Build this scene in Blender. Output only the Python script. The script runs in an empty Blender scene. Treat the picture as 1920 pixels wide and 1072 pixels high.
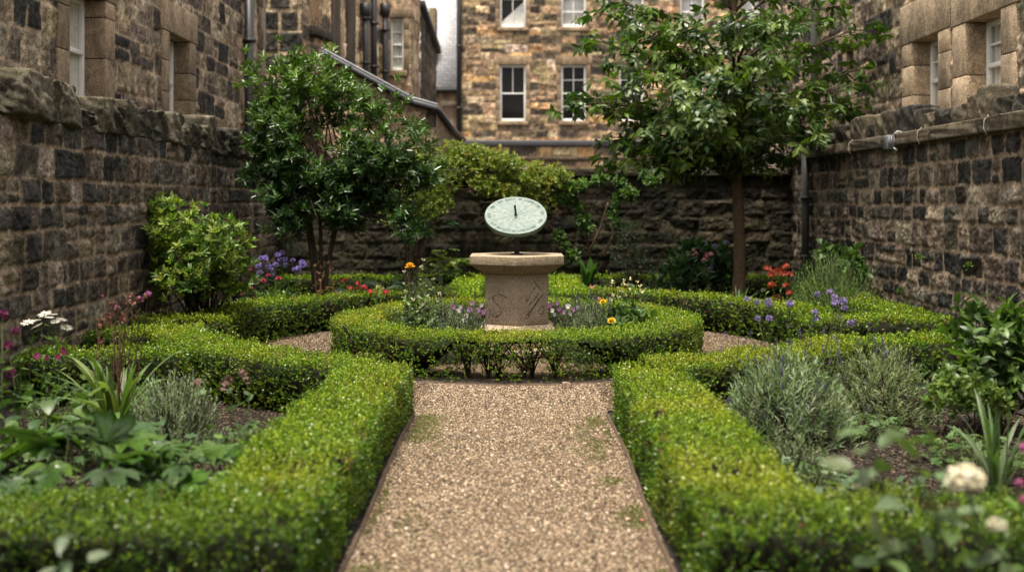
import bpy, bmesh, math, random
import numpy as np
from mathutils import Vector, Matrix

scene = bpy.context.scene
# ------------------------------------------------------------------ camera, sky, sun, exposure
FPX, CX, HY, EYE = 2000.0, 969.0, 378.0, 1.5
cam_d = bpy.data.cameras.new("camera"); cam = bpy.data.objects.new("camera", cam_d)
scene.collection.objects.link(cam); scene.camera = cam
cam.location = (0, 0, EYE); cam.rotation_euler = (math.radians(90), 0, 0)
cam_d.sensor_width = 36; cam_d.lens = FPX / 1920 * 36
cam_d.shift_x = -(CX - 960) / 1920; cam_d.shift_y = -(536 - HY) / 1920
cam_d.clip_start = .05; cam_d.clip_end = 500
cam_d.dof.use_dof = True; cam_d.dof.focus_distance = 9.3; cam_d.dof.aperture_fstop = 1.3
cam_d.dof.aperture_blades = 9

SUN = Vector((-.09, -.19, .95)).normalized()
world = bpy.data.worlds.new("World"); scene.world = world; world.use_nodes = True
wn = world.node_tree.nodes; wl = world.node_tree.links
sky = wn.new("ShaderNodeTexSky"); sky.sky_type = 'NISHITA'; sky.sun_disc = False
sky.sun_elevation = math.asin(SUN.z); sky.sun_rotation = math.atan2(SUN.x, SUN.y)
sky.air_density = 1.0; sky.dust_density = 4.0; sky.ozone_density = .6
hs = wn.new("ShaderNodeHueSaturation"); hs.inputs['Saturation'].default_value = .28; wl.new(sky.outputs[0], hs.inputs['Color'])     # high thin cloud: a paler, whiter sky
wb = wn.new("ShaderNodeMix"); wb.data_type = 'RGBA'; wb.blend_type = 'MULTIPLY'; wb.inputs[0].default_value = 1; wb.inputs[7].default_value = (1.04, .965, .86, 1); wl.new(hs.outputs[0], wb.inputs[6])   # white balance of the exposure
bg = wn["Background"]; wl.new(wb.outputs[2], bg.inputs[0]); bg.inputs[1].default_value = .15
sun_d = bpy.data.lights.new("sun", 'SUN'); sun_d.energy = 2.8; sun_d.angle = math.radians(8); sun_d.color = (1, .93, .80)
sun = bpy.data.objects.new("sun", sun_d); scene.collection.objects.link(sun)
sun.rotation_euler = SUN.to_track_quat('Z', 'Y').to_euler(); sun.location = SUN * 30
vs = scene.view_settings; vs.view_transform = 'Standard'; vs.look = 'None'; vs.gamma = 1; vs.exposure = 1.36
scene.cycles.max_bounces = 6; scene.cycles.diffuse_bounces = 3; scene.cycles.glossy_bounces = 2
scene.cycles.transmission_bounces = 3; scene.cycles.transparent_max_bounces = 4
scene.cycles.use_denoising = True
scene.cycles.sample_clamp_indirect = 6

def P(px, py, Y):
    """point seen at a photo pixel, at distance Y"""
    return Vector(((px - CX) / FPX * Y, Y, EYE - (py - HY) / FPX * Y))

# ------------------------------------------------------------------ helpers
def link(o): scene.collection.objects.link(o); return o

def tag(o, label=None, cat=None, group=None, kind=None):
    if label: o["label"] = label
    if cat: o["category"] = cat
    if group: o["group"] = group
    if kind: o["kind"] = kind
    return o

def thing(name, label, cat, loc=(0, 0, 0), rz=0.0, group=None):
    o = link(bpy.data.objects.new(name, None)); o.location = loc; o.rotation_euler = (0, 0, rz)
    o.empty_display_size = .1
    return tag(o, label, cat, group)

_T = {}
def vnoise(x, y, seed=0):
    if seed not in _T: _T[seed] = np.random.default_rng(1000 + seed).random((256, 256))
    T = _T[seed]
    xi = np.floor(x).astype(np.int64); yi = np.floor(y).astype(np.int64)
    fx = x - xi; fy = y - yi
    fx = fx * fx * (3 - 2 * fx); fy = fy * fy * (3 - 2 * fy)
    a = T[xi & 255, yi & 255]; b = T[(xi + 1) & 255, yi & 255]
    c = T[xi & 255, (yi + 1) & 255]; d = T[(xi + 1) & 255, (yi + 1) & 255]
    return (a * (1 - fx) + b * fx) * (1 - fy) + (c * (1 - fx) + d * fx) * fy

def fbm(x, y, seed=0, oct=4):
    s = 0; a = .5; t = 0
    for i in range(oct):
        s = s + a * vnoise(x * 2 ** i, y * 2 ** i, seed + i); t += a; a *= .5
    return s / t

def nrm(a): return a / np.maximum(np.linalg.norm(a, axis=-1, keepdims=True), 1e-9)

class MB:
    """collects vertices, faces and point colours and links them as ONE mesh object"""
    def __init__(s): s.V = []; s.F = []; s.C = []; s.n = 0
    def add(s, V, F, C=(.5, .5, .5)):
        V = np.asarray(V, float).reshape(-1, 3)
        C = np.asarray(C, float)
        if C.ndim == 1: C = np.broadcast_to(C, (len(V), 3))
        s.V.append(V); s.C.append(C)
        for f in (F if isinstance(F, list) and F and isinstance(F[0], np.ndarray) else [F]):
            f = np.asarray(f, np.int64)
            if f.size: s.F.append(f + s.n)
        s.n += len(V)
        return s
    def box(s, mn, mx, C=(.5, .5, .5)):
        x0, y0, z0 = mn; x1, y1, z1 = mx
        return s.add([(x0, y0, z0), (x1, y0, z0), (x1, y1, z0), (x0, y1, z0), (x0, y0, z1), (x1, y0, z1), (x1, y1, z1), (x0, y1, z1)],
                     [(0, 3, 2, 1), (4, 5, 6, 7), (0, 1, 5, 4), (1, 2, 6, 5), (2, 3, 7, 6), (3, 0, 4, 7)], C)
    def tube(s, pts, r0, r1=None, k=6, C=(.5, .5, .5), cap=True):
        pts = np.asarray([tuple(p) for p in pts], float); n = len(pts)
        R = np.asarray(r0, float) if np.ndim(r0) else np.linspace(r0, r0 if r1 is None else r1, n)
        T = nrm(np.gradient(pts, axis=0))
        up = np.tile((0., 0, 1), (n, 1)); m = np.abs(T[:, 2]) > .95
        if m.mean() > .3: up[:] = (0., 1, 0)
        A = nrm(np.cross(T, up)); B = np.cross(T, A)
        an = np.arange(k) / k * 2 * np.pi
        V = pts[:, None] + R[:, None, None] * (A[:, None] * np.cos(an)[None, :, None] + B[:, None] * np.sin(an)[None, :, None])
        i = np.arange(n - 1)[:, None] * k; j = np.arange(k)[None]; j2 = (j + 1) % k
        F = np.stack([i + j, i + j2, i + k + j2, i + k + j], -1).reshape(-1, 4)
        fs = [F]
        if cap: fs += [np.arange(k)[None, ::-1], (np.arange(k) + (n - 1) * k)[None]]
        return s.add(V.reshape(-1, 3), fs, C)
    def stems(s, PT, R, C, k=3):
        """many thin stems at once: PT (n, s, 3), R (n, s)"""
        n, S, _ = PT.shape
        if n == 0: return s
        T = nrm(np.gradient(PT, axis=1)); ref = np.array([.37, .91, .19])
        A = nrm(np.cross(T, ref)); B = np.cross(T, A)
        an = np.arange(k) / k * 2 * np.pi
        V = PT[:, :, None] + R[:, :, None, None] * (A[:, :, None] * np.cos(an)[:, None] + B[:, :, None] * np.sin(an)[:, None])
        b = np.arange(n)[:, None, None] * S * k + np.arange(S - 1)[None, :, None] * k; j = np.arange(k)[None, None]; j2 = (j + 1) % k
        F = np.stack([b + j, b + j2, b + k + j2, b + k + j], -1).reshape(-1, 4)
        C = np.asarray(C, float)
        if C.ndim == 2: C = np.repeat(C, S * k, axis=0)
        return s.add(V.reshape(-1, 3), F, C)
    def ribbons(s, PT, W, SIDE, C, fold=.25):
        """strap leaves: centre line PT (n, s, 3), half widths W (n, s), side vectors SIDE (n, 3); folded along the midrib"""
        n, S, _ = PT.shape
        T = nrm(np.gradient(PT, axis=1)); sd = np.broadcast_to(SIDE[:, None], PT.shape)
        up = nrm(np.cross(sd, T))
        L = PT - sd * W[..., None] + up * (W * fold)[..., None]; Rr = PT + sd * W[..., None] + up * (W * fold)[..., None]
        V = np.stack([L, PT, Rr], 2).reshape(-1, 3)
        b = (np.arange(n)[:, None] * S + np.arange(S - 1)[None]).reshape(-1) * 3
        F = np.concatenate([np.stack([b, b + 1, b + 4, b + 3], -1), np.stack([b + 1, b + 2, b + 5, b + 4], -1)])
        C = np.asarray(C, float)
        if C.ndim == 2: C = np.repeat(C, S * 3, axis=0)
        return s.add(V, F, C)
    def build(s, name, mat, parent=None, smooth=False, bevel=0):
        me = bpy.data.meshes.new(name)
        V = np.concatenate(s.V); C = np.concatenate(s.C)
        me.vertices.add(len(V)); me.vertices.foreach_set("co", V.astype(np.float32).ravel())
        loops = np.concatenate([f.ravel() for f in s.F]); sizes = np.concatenate([np.full(len(f), f.shape[1]) for f in s.F])
        me.loops.add(len(loops)); me.loops.foreach_set("vertex_index", loops.astype(np.int32))
        me.polygons.add(len(sizes)); me.polygons.foreach_set("loop_start", (np.cumsum(sizes) - sizes).astype(np.int32))
        me.update(calc_edges=True)
        at = me.attributes.new("Col", 'FLOAT_COLOR', 'POINT')
        at.data.foreach_set("color", np.concatenate([C, np.ones((len(C), 1))], 1).astype(np.float32).ravel())
        if smooth: me.polygons.foreach_set("use_smooth", np.ones(len(sizes), bool))
        me.materials.append(mat)
        o = link(bpy.data.objects.new(name, me))
        if parent: o.parent = parent
        if bevel:
            m = o.modifiers.new("edge", 'BEVEL'); m.width = bevel; m.segments = 2; m.limit_method = 'ANGLE'
        return o

def copy_tree(o, parent=None):
    c = o.copy(); link(c); c.parent = parent
    for ch in list(o.children): copy_tree(ch, c)
    return c

# ------------------------------------------------------------------ materials
def newmat(name):
    m = bpy.data.materials.new(name); m.use_nodes = True
    nt = m.node_tree; b = nt.nodes["Principled BSDF"]
    return m, nt, b
def N(nt, t, **kw):
    n = nt.nodes.new(t)
    for k, v in kw.items(): setattr(n, k, v)
    return n
def tex_coord(nt, scale=None, kind='Object'):
    tc = N(nt, "ShaderNodeTexCoord"); out = tc.outputs[kind]
    if scale:
        mp = N(nt, "ShaderNodeMapping"); mp.inputs['Scale'].default_value = scale; nt.links.new(out, mp.inputs[0]); out = mp.outputs[0]
    return out
def noise(nt, vec, scale, detail=4, rough=.6):
    n = N(nt, "ShaderNodeTexNoise"); n.inputs['Scale'].default_value = scale; n.inputs['Detail'].default_value = detail
    n.inputs['Roughness'].default_value = rough; nt.links.new(vec, n.inputs['Vector']); return n.outputs[0]
def ramp(nt, fac, stops):
    r = N(nt, "ShaderNodeValToRGB"); nt.links.new(fac, r.inputs[0]); el = r.color_ramp.elements
    while len(el) < len(stops): el.new(.5)
    for e, (p, c) in zip(el, stops):
        e.position = p; e.color = (*c, 1) if len(c) == 3 else c
    return r.outputs[0]
def mix(nt, a, b, fac, mode='MIX'):
    m = N(nt, "ShaderNodeMix", data_type='RGBA', blend_type=mode)
    for sock, v in ((m.inputs[0], fac), (m.inputs[6], a), (m.inputs[7], b)):
        if hasattr(v, 'links') or hasattr(v, 'is_linked'): nt.links.new(v, sock)
        elif isinstance(v, (int, float)): sock.default_value = v
        else: sock.default_value = (*v, 1)
    return m.outputs[2]
def bump(nt, h, b, strength=.5, dist=.01, prev=None):
    n = N(nt, "ShaderNodeBump"); n.inputs['Strength'].default_value = strength; n.inputs['Distance'].default_value = dist
    nt.links.new(h, n.inputs['Height'])
    if prev: nt.links.new(prev, n.inputs['Normal'])
    nt.links.new(n.outputs[0], b.inputs['Normal']); return n.outputs[0]

def attr(nt):
    a = N(nt, "ShaderNodeAttribute"); a.attribute_name = "Col"; return a.outputs['Color']

def mat_stone(name, fine=90, dist=.006, var=.55, rough=.92, moss=0.0, streak=0.0):
    m, nt, b = newmat(name); v = tex_coord(nt)
    c = attr(nt)
    n1 = noise(nt, v, 14, 6, .65); n2 = noise(nt, v, fine, 4, .7)
    g = ramp(nt, n1, [(.3, (1 - var,) * 3), (.7, (1 + var * .9,) * 3)])
    c = mix(nt, c, g, 1.0, 'MULTIPLY')
    g2 = ramp(nt, n2, [(.34, (.45, .43, .41)), (.66, (1.6, 1.6, 1.56))]); c = mix(nt, c, g2, 1.0, 'MULTIPLY')
    if moss:
        n3 = noise(nt, v, 2.2, 5, .7); f = ramp(nt, n3, [(.55, (0, 0, 0)), (.68, (moss,) * 3)])
        c = mix(nt, c, (.05, .055, .02), f)
    if streak:
        vs_ = tex_coord(nt, (2.2, 2.2, .7)); n4 = noise(nt, vs_, 1.5, 6, .7)
        g4 = ramp(nt, n4, [(.4, (1 - streak,) * 3), (.62, (1, 1, 1))]); c = mix(nt, c, g4, 1.0, 'MULTIPLY')
    nt.links.new(c, b.inputs['Base Color']); b.inputs['Roughness'].default_value = rough
    b.inputs['Specular IOR Level'].default_value = .25
    p = bump(nt, n1, b, .7, dist * 2); bump(nt, n2, b, .8, dist, p)
    return m

def mat_leaf(name, rough=.38, trans=.3, spec=.5, tint=(1.25, 1.45, .5)):
    m, nt, b = newmat(name)
    c = attr(nt); v = tex_coord(nt)
    n1 = noise(nt, v, 60, 2, .5); g = ramp(nt, n1, [(.3, (.8, .8, .8)), (.7, (1.2, 1.2, 1.15))]); c = mix(nt, c, g, 1.0, 'MULTIPLY')
    nt.links.new(c, b.inputs['Base Color']); b.inputs['Roughness'].default_value = rough
    b.inputs['Specular IOR Level'].default_value = spec
    t = N(nt, "ShaderNodeBsdfTranslucent"); tc = mix(nt, c, tint, 1.0, 'MULTIPLY'); nt.links.new(tc, t.inputs[0])
    ms = N(nt, "ShaderNodeMixShader"); ms.inputs[0].default_value = trans
    nt.links.new(b.outputs[0], ms.inputs[1]); nt.links.new(t.outputs[0], ms.inputs[2])
    nt.links.new(ms.outputs[0], nt.nodes["Material Output"].inputs[0])
    return m

def mat_attr(name, rough=.7, spec=.3, nscale=40, var=.3, bdist=.002, metal=0.0):
    m, nt, b = newmat(name); v = tex_coord(nt); n1 = noise(nt, v, nscale, 5, .65)
    g = ramp(nt, n1, [(.3, (1 - var,) * 3), (.7, (1 + var,) * 3)]); c = mix(nt, attr(nt), g, 1.0, 'MULTIPLY')
    nt.links.new(c, b.inputs['Base Color']); b.inputs['Roughness'].default_value = rough; b.inputs['Specular IOR Level'].default_value = spec
    b.inputs['Metallic'].default_value = metal
    bump(nt, n1, b, .5, bdist); return m

M_wall = mat_stone("weathered_rubble", 70, .010, .65, moss=.4, streak=.5)
M_ashlar = mat_stone("dressed_sandstone", 60, .003, .35, streak=.45)
M_far = mat_stone("squared_sandstone", 25, .01, .4, streak=.4)
M_coping = mat_stone("lichened_coping", 80, .011, .6, moss=.6, streak=.3)
M_box = mat_leaf("box_leaf", .37, .16, .36)
M_leaf = mat_leaf("broad_leaf", .4, .3, .32)
M_gloss = mat_leaf("glossy_leaf", .3, .22, .45)
M_matte = mat_leaf("soft_leaf", .6, .25, .25)
M_petal = mat_leaf("petal", .6, .35, .2, (1.0, 1.0, .95))
M_bark = mat_attr("bark", .9, .15, 30, .45, .006)
M_twig = mat_attr("twig", .9, .1, 30, .4, .003)
M_iron = mat_attr("black_iron", .5, .4, 60, .25, .001)
M_lead = mat_attr("lead_sheet", .55, .4, 12, .25, .003)
M_white = mat_attr("white_paint", .45, .4, 30, .06, .0005)
M_cloth = mat_attr("net_curtain", .9, .1, 8, .15, .001)
M_wood = mat_attr("weathered_edging", .85, .2, 25, .35, .003)
M_plain = mat_attr("painted_metal", .5, .4, 30, .12, .0005)

def mat_glass():
    m, nt, b = newmat("window_glass"); b.inputs['Base Color'].default_value = (.012, .013, .014, 1); b.inputs['Roughness'].default_value = .04
    b.inputs['Specular IOR Level'].default_value = .6
    v = tex_coord(nt); n = noise(nt, v, 2.5, 2, .5); bump(nt, n, b, .15, .01)
    t = N(nt, "ShaderNodeBsdfTransparent"); ms = N(nt, "ShaderNodeMixShader"); ms.inputs[0].default_value = .78
    nt.links.new(b.outputs[0], ms.inputs[1]); nt.links.new(t.outputs[0], ms.inputs[2])
    nt.links.new(ms.outputs[0], nt.nodes["Material Output"].inputs[0]); return m
M_glass = mat_glass()

def mat_gravel():
    m, nt, b = newmat("pea_gravel"); v = tex_coord(nt)
    vo = N(nt, "ShaderNodeTexVoronoi"); vo.inputs['Scale'].default_value = 78; nt.links.new(v, vo.inputs['Vector'])
    sep = N(nt, "ShaderNodeSeparateColor"); nt.links.new(vo.outputs['Color'], sep.inputs[0])
    c = ramp(nt, sep.outputs[0], [(0, (.03, .021, .013)), (.3, (.095, .066, .04)), (.6, (.17, .121, .074)), (.85, (.24, .178, .112)), (1, (.34, .27, .19))])
    d = ramp(nt, vo.outputs['Distance'], [(.25, (1, 1, 1)), (.6, (.45, .42, .4))]); c = mix(nt, c, d, 1.0, 'MULTIPLY')
    n1 = noise(nt, v, 1.3, 5, .6); g = ramp(nt, n1, [(.35, (.7, .69, .66)), (.65, (1.1, 1.08, 1.05))]); c = mix(nt, c, g, 1.0, 'MULTIPLY')
    nt.links.new(c, b.inputs['Base Color']); b.inputs['Roughness'].default_value = .9; b.inputs['Specular IOR Level'].default_value = .2
    inv = N(nt, "ShaderNodeMath", operation='MULTIPLY'); inv.inputs[1].default_value = -1; nt.links.new(vo.outputs['Distance'], inv.inputs[0])
    p = bump(nt, inv.outputs[0], b, 1, .01); n2 = noise(nt, v, 9, 4, .6); bump(nt, n2, b, .6, .03, p)
    return m
def mat_soil():
    m, nt, b = newmat("dark_soil"); v = tex_coord(nt)
    n1 = noise(nt, v, 35, 8, .75); n2 = noise(nt, v, 3, 5, .6)
    c = ramp(nt, n1, [(.3, (.008, .006, .004)), (.55, (.027, .019, .013)), (.72, (.07, .048, .033))])
    g = ramp(nt, n2, [(.3, (.6, .6, .6)), (.7, (1.25, 1.2, 1.15))]); c = mix(nt, c, g, 1.0, 'MULTIPLY')
    nt.links.new(c, b.inputs['Base Color']); b.inputs['Roughness'].default_value = .95
    p = bump(nt, n1, b, 1, .03); bump(nt, n2, b, .6, .06, p); return m
def mat_granite():
    m, nt, b = newmat("pink_granite"); v = tex_coord(nt)
    n1 = noise(nt, v, 130, 3, .7); n2 = noise(nt, v, 5, 5, .65); n3 = noise(nt, v, 45, 4, .7)
    c = ramp(nt, n1, [(.36, (.09, .07, .055)), (.45, (.31, .24, .18)), (.55, (.44, .35, .27)), (.66, (.64, .55, .45))])
    c = mix(nt, c, ramp(nt, n2, [(.3, (.68, .65, .58)), (.65, (1.1, 1.08, 1.06))]), 1.0, 'MULTIPLY')
    sep = N(nt, "ShaderNodeSeparateXYZ"); nt.links.new(v, sep.inputs[0])
    mr = N(nt, "ShaderNodeMapRange"); mr.inputs[1].default_value = .6; mr.inputs[2].default_value = .92; nt.links.new(sep.outputs[2], mr.inputs[0])
    mm = N(nt, "ShaderNodeMath", operation='MULTIPLY'); nt.links.new(mr.outputs[0], mm.inputs[0]); nt.links.new(ramp(nt, n2, [(.4, (0, 0, 0)), (.62, (.75, .75, .75))]), mm.inputs[1])
    c = mix(nt, c, (.105, .095, .035), mm.outputs[0])
    nt.links.new(c, b.inputs['Base Color']); b.inputs['Roughness'].default_value = .9; b.inputs['Specular IOR Level'].default_value = .3
    p = bump(nt, n3, b, .7, .008); bump(nt, n1, b, .7, .004, p); return m
def mat_verdigris():
    m, nt, b = newmat("pale_verdigris"); v = tex_coord(nt); n1 = noise(nt, v, 25, 6, .7); n2 = noise(nt, v, 7, 4, .6)
    c = ramp(nt, n1, [(.32, (.085, .125, .108)), (.46, (.145, .182, .168)), (.62, (.19, .22, .208)), (.78, (.225, .245, .236))])
    c = mix(nt, c, ramp(nt, n2, [(.35, (.86, .9, .88)), (.6, (1.03, 1.02, 1.02))]), 1.0, 'MULTIPLY')
    nt.links.new(c, b.inputs['Base Color']); b.inputs['Roughness'].default_value = .65; b.inputs['Specular IOR Level'].default_value = .3
    bump(nt, n1, b, .3, .002); return m
def mat_slate():
    m, nt, b = newmat("grey_slate"); v = tex_coord(nt)
    br = N(nt, "ShaderNodeTexBrick"); br.inputs['Scale'].default_value = 1.0; br.inputs['Brick Width'].default_value = .3; br.inputs['Row Height'].default_value = .2
    br.inputs['Mortar Size'].default_value = .012; br.inputs['Color1'].default_value = (.27, .27, .29, 1); br.inputs['Color2'].default_value = (.36, .36, .385, 1); br.inputs['Mortar'].default_value = (.12, .12, .13, 1)
    nt.links.new(v, br.inputs['Vector']); n1 = noise(nt, v, 6, 5, .7)
    c = mix(nt, br.outputs[0], ramp(nt, n1, [(.3, (.75, .75, .77)), (.7, (1.2, 1.2, 1.18))]), 1.0, 'MULTIPLY')
    nt.links.new(c, b.inputs['Base Color']); b.inputs['Roughness'].default_value = .6
    bump(nt, br.outputs['Fac'], b, -.6, .02); return m
M_gravel, M_soil, M_granite, M_dial, M_slate = mat_gravel(), mat_soil(), mat_granite(), mat_verdigris(), mat_slate()

# ------------------------------------------------------------------ masonry: one sheet of real relief
def masonry(W, H, res, ch, sw, seed, pal, mcol, mortar=.016, relief=.03, rough=.008, wob=.012, split=.15, holes=(), tint=None, z0=0.0):
    r = np.random.default_rng(seed)
    nu, nv = int(W / res) + 1, int(H / res) + 1
    u = np.linspace(0, W, nu); v = np.linspace(0, H, nv)
    U, V = np.meshgrid(u, v, indexing='ij')
    up = U + wob * 2 * (fbm(U * 4, V * 4, seed) - .5) + wob * .8 * (vnoise(U * 22, V * 22, seed + 3) - .5)
    vp = V + wob * 2 * (fbm(U * 3 + 9, V * 5, seed + 7) - .5) + wob * .8 * (vnoise(U * 20, V * 20 + 5, seed + 4) - .5)
    cb = [-.05]
    while cb[-1] < H + .2: cb.append(cb[-1] + r.uniform(*ch))
    cb = np.array(cb); ci = np.clip(np.searchsorted(cb, vp, 'right') - 1, 0, len(cb) - 2)
    h = np.zeros_like(U); E = np.zeros_like(U); col = np.zeros(U.shape + (3,))
    pc = np.array([p[0] for p in pal]); pw = np.array([p[1] for p in pal], float); pw /= pw.sum()
    for c in range(len(cb) - 1):
        m = ci == c
        if not m.any(): continue
        sb = [-.3 + r.uniform(-.2, .1)]; hh = cb[c + 1] - cb[c]
        while sb[-1] < W + .5: sb.append(sb[-1] + r.uniform(*sw) * (hh / np.mean(ch)) ** .5)
        sb = np.array(sb); n = len(sb); ui = up[m]; vi = vp[m]
        si = np.clip(np.searchsorted(sb, ui, 'right') - 1, 0, n - 2)
        spl = (r.random(n) < split) & (hh > np.mean(ch) * .85); frac = r.uniform(.35, .65, n)
        mid = cb[c] + frac * hh; upper = spl[si] & (vi > mid[si])
        bot = np.where(upper, mid[si], cb[c]); top = np.where(spl[si] & ~upper, mid[si], cb[c + 1])
        ids = si + upper * n
        hr, tu, tv = r.uniform(.35, 1, 2 * n), r.normal(0, .05, 2 * n), r.normal(0, .07, 2 * n)
        cc = pc[r.choice(len(pc), 2 * n, p=pw)] * r.uniform(.75, 1.3, (2 * n, 1)) * r.uniform(.93, 1.07, (2 * n, 3))
        mo = mortar * r.uniform(.6, 1.5, 2 * n)
        dx = np.minimum(ui - sb[si], sb[si + 1] - ui) - mo[ids] / 2; dy = np.minimum(vi - bot, top - vi) - mo[ids] / 2
        rr = .03
        d = rr - np.sqrt(np.maximum(rr - dx, 0) ** 2 + np.maximum(rr - dy, 0) ** 2)
        e = np.clip(d / rr, 0, 1); e = e ** .6
        h[m] = e * (relief * hr[ids] + (ui - (sb[si] + sb[si + 1]) / 2) * tu[ids] + (vi - (bot + top) / 2) * tv[ids])
        E[m] = e; col[m] = cc[ids]
    big = fbm(U * 9, V * 9, seed + 11, 5) - .5; chip = np.abs(fbm(U * 16, V * 12, seed + 21, 4) - .5)
    h = h + rough * 3.2 * big * (.25 + E) - rough * 2.2 * np.clip(.09 - chip, 0, .09) / .09 * E
    k = np.clip((E - .12) / .3, 0, 1)[..., None]
    patch = fbm(U * 6, V * 6, seed + 31, 5)[..., None]
    mot = np.clip((fbm(U * 11 + 3, V * 8, seed + 41, 5) - .5) * 5, -1, 1)[..., None]
    stone = col * (.55 + .9 * patch) * (1 + .35 * mot)
    mcolv = np.array(mcol) * (.6 + .8 * patch)
    C = mcolv * (1 - k) + stone * k
    if tint: C = tint(U, V + z0, C, seed)
    idx = np.arange(nu * nv).reshape(nu, nv)
    F = np.stack([idx[:-1, :-1], idx[1:, :-1], idx[1:, 1:], idx[:-1, 1:]], -1).reshape(-1, 4)
    if holes:
        uc = ((u[:-1] + u[1:]) / 2)[:, None] + 0 * v[None, :-1]; vc = ((v[:-1] + v[1:]) / 2)[None] + 0 * u[:-1, None] + z0
        keep = np.ones(uc.shape, bool)
        for (a, b_, c_, d_) in holes: keep &= ~((uc > a) & (uc < b_) & (vc > c_) & (vc < d_))
        F = F[keep.ravel()]
    mb = MB(); mb.add(np.stack([U, -h, V + z0], -1).reshape(-1, 3), F, C.reshape(-1, 3)); return mb

def moss_base(zmax, col=(.045, .05, .018), amt=.7):
    def f(U, V, C, s):
        C = C * .88 + C.mean(-1, keepdims=True) * .12
        k = np.clip((zmax - V) / zmax, 0, 1) * np.clip((fbm(U * 2.5, V * 2.5, s + 60) - .35) * 4, 0, 1) * amt
        return C * (1 - k[..., None]) + np.array(col) * k[..., None]
    return f

def rock(mb, c, size, seed, col, rough=.18, rnd=.35, cuts=9, rz=0.0):
    """rough coping stone: cube grid pulled towards a rounded block and broken up by noise"""
    bm = bmesh.new(); bmesh.ops.create_cube(bm, size=2); bmesh.ops.subdivide_edges(bm, edges=bm.edges[:], cuts=cuts, use_grid_fill=True)
    V = np.array([v.co[:] for v in bm.verts]); F = np.array([[v.index for v in f.verts] for f in bm.faces]); bm.free()
    sph = nrm(V) * 1.25; V = V * (1 - rnd) + sph * rnd; Q = V + seed * 1.37
    nn = np.stack([fbm(Q[:, i] * 1.3 + 7, Q[:, (i + 1) % 3] * 1.3 + Q[:, (i + 2) % 3] * .9, 80 + i, 3) - .5 for i in range(3)], -1)
    rg = np.abs(fbm(Q[:, 0] * 2.2 + Q[:, 1], Q[:, 2] * 2.2 - Q[:, 1] * 1.4, 84, 4) - .5)[:, None]
    Q2 = V + seed * 2.1; V = V + nrm(V) * ((fbm(Q2[:, 0] * 4 + Q2[:, 1] * 2, Q2[:, 2] * 4 - Q2[:, 1] * 3, 86, 4) - .5) * .28 * min(1, rough * 6))[:, None]
    V = V + nn * rough * 4.5 * np.array([.5, .9, .8]) - nrm(V) * np.clip(.12 - rg, 0, .12) / .12 * rough * .9
    V = V * np.array(size) / 2
    ca, sa = math.cos(rz), math.sin(rz); V = np.stack([V[:, 0] * ca - V[:, 1] * sa, V[:, 0] * sa + V[:, 1] * ca, V[:, 2]], -1)
    pc = np.array(col) * (.6 + .8 * fbm(V[:, 0] * 9 + seed, V[:, 2] * 9 + V[:, 1] * 5, 90, 4))[:, None]
    mb.add(V + np.array(c), F, pc)

# ------------------------------------------------------------------ leaves
T_BOX = (np.array([(0, 0, 0), (.5, -.5, .14), (1, 0, -.02), (.5, .5, .14)], float), [np.array([(0, 1, 2, 3)])])
T_OVAL = (np.array([(0, 0, 0), (.3, -.42, .07), (.7, -.38, .05), (1, 0, -.1), (.7, .38, .05), (.3, .42, .07)], float), [np.array([(0, 1, 2, 3), (0, 3, 4, 5)])])
T_TREE = (np.array([(0, 0, 0), (.33, 0, -.0), (.68, 0, -.07), (1, 0, -.26), (.14, -.16, .04), (.36, -.36, .03), (.5, -.34, .02), (.66, -.5, -.03), (.82, -.26, -.12),
                    (.14, .16, .04), (.36, .36, .03), (.5, .34, .02), (.66, .5, -.03), (.82, .26, -.12)], float),
          [np.array([(0, 4, 5, 1), (1, 6, 7, 2), (2, 7, 8, 3), (1, 10, 9, 0), (2, 12, 11, 1), (3, 13, 12, 2)]), np.array([(1, 5, 6), (1, 11, 10)])])
def _fan(pts):
    V = np.array([(.12, 0, 0)] + pts, float); n = len(pts)
    return (V, [np.array([(0, i, i % n + 1) for i in range(1, n + 1)])])
_lob = []
for i, (a, rr) in enumerate([(180, .1), (-150, .42), (-118, .62), (-95, .4), (-70, .8), (-52, .62), (-38, .78), (-24, .5), (-12, .82), (0, 1.0), (12, .82), (24, .5), (38, .78), (52, .62), (70, .8), (95, .4), (118, .62), (150, .42)]):
    _lob.append((.25 + .75 * rr * math.cos(math.radians(a)), .72 * rr * math.sin(math.radians(a)), .05 * (1 if i % 2 else -.6) - .12 * rr * rr))
T_LOBE = _fan(_lob)
T_ROUND = _fan([(.5 + (.5 if i % 2 else .42) * math.cos(2 * math.pi * i / 14 + math.pi), (.52 if i % 2 else .43) * math.sin(2 * math.pi * i / 14 + math.pi), .1 if i % 2 else .02) for i in range(14)])
T_BIG = (np.array([(0, 0, .0), (.3, 0, .0), (.65, 0, -.04), (1, 0, -.22), (.1, -.3, .06), (.35, -.5, .08), (.7, -.36, .0), (.1, .3, .06), (.35, .5, .08), (.7, .36, .0)], float),
         [np.array([(0, 4, 5, 1), (1, 5, 6, 2), (1, 8, 7, 0), (2, 9, 8, 1)]), np.array([(2, 6, 3), (3, 9, 2)])])
T_PETAL = (np.array([(0, 0, 0), (.55, -.5, .1), (1, -.2, .0), (1, .2, .0), (.55, .5, .1)], float), [np.array([(0, 1, 2), (0, 2, 3), (0, 3, 4)])])

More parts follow.
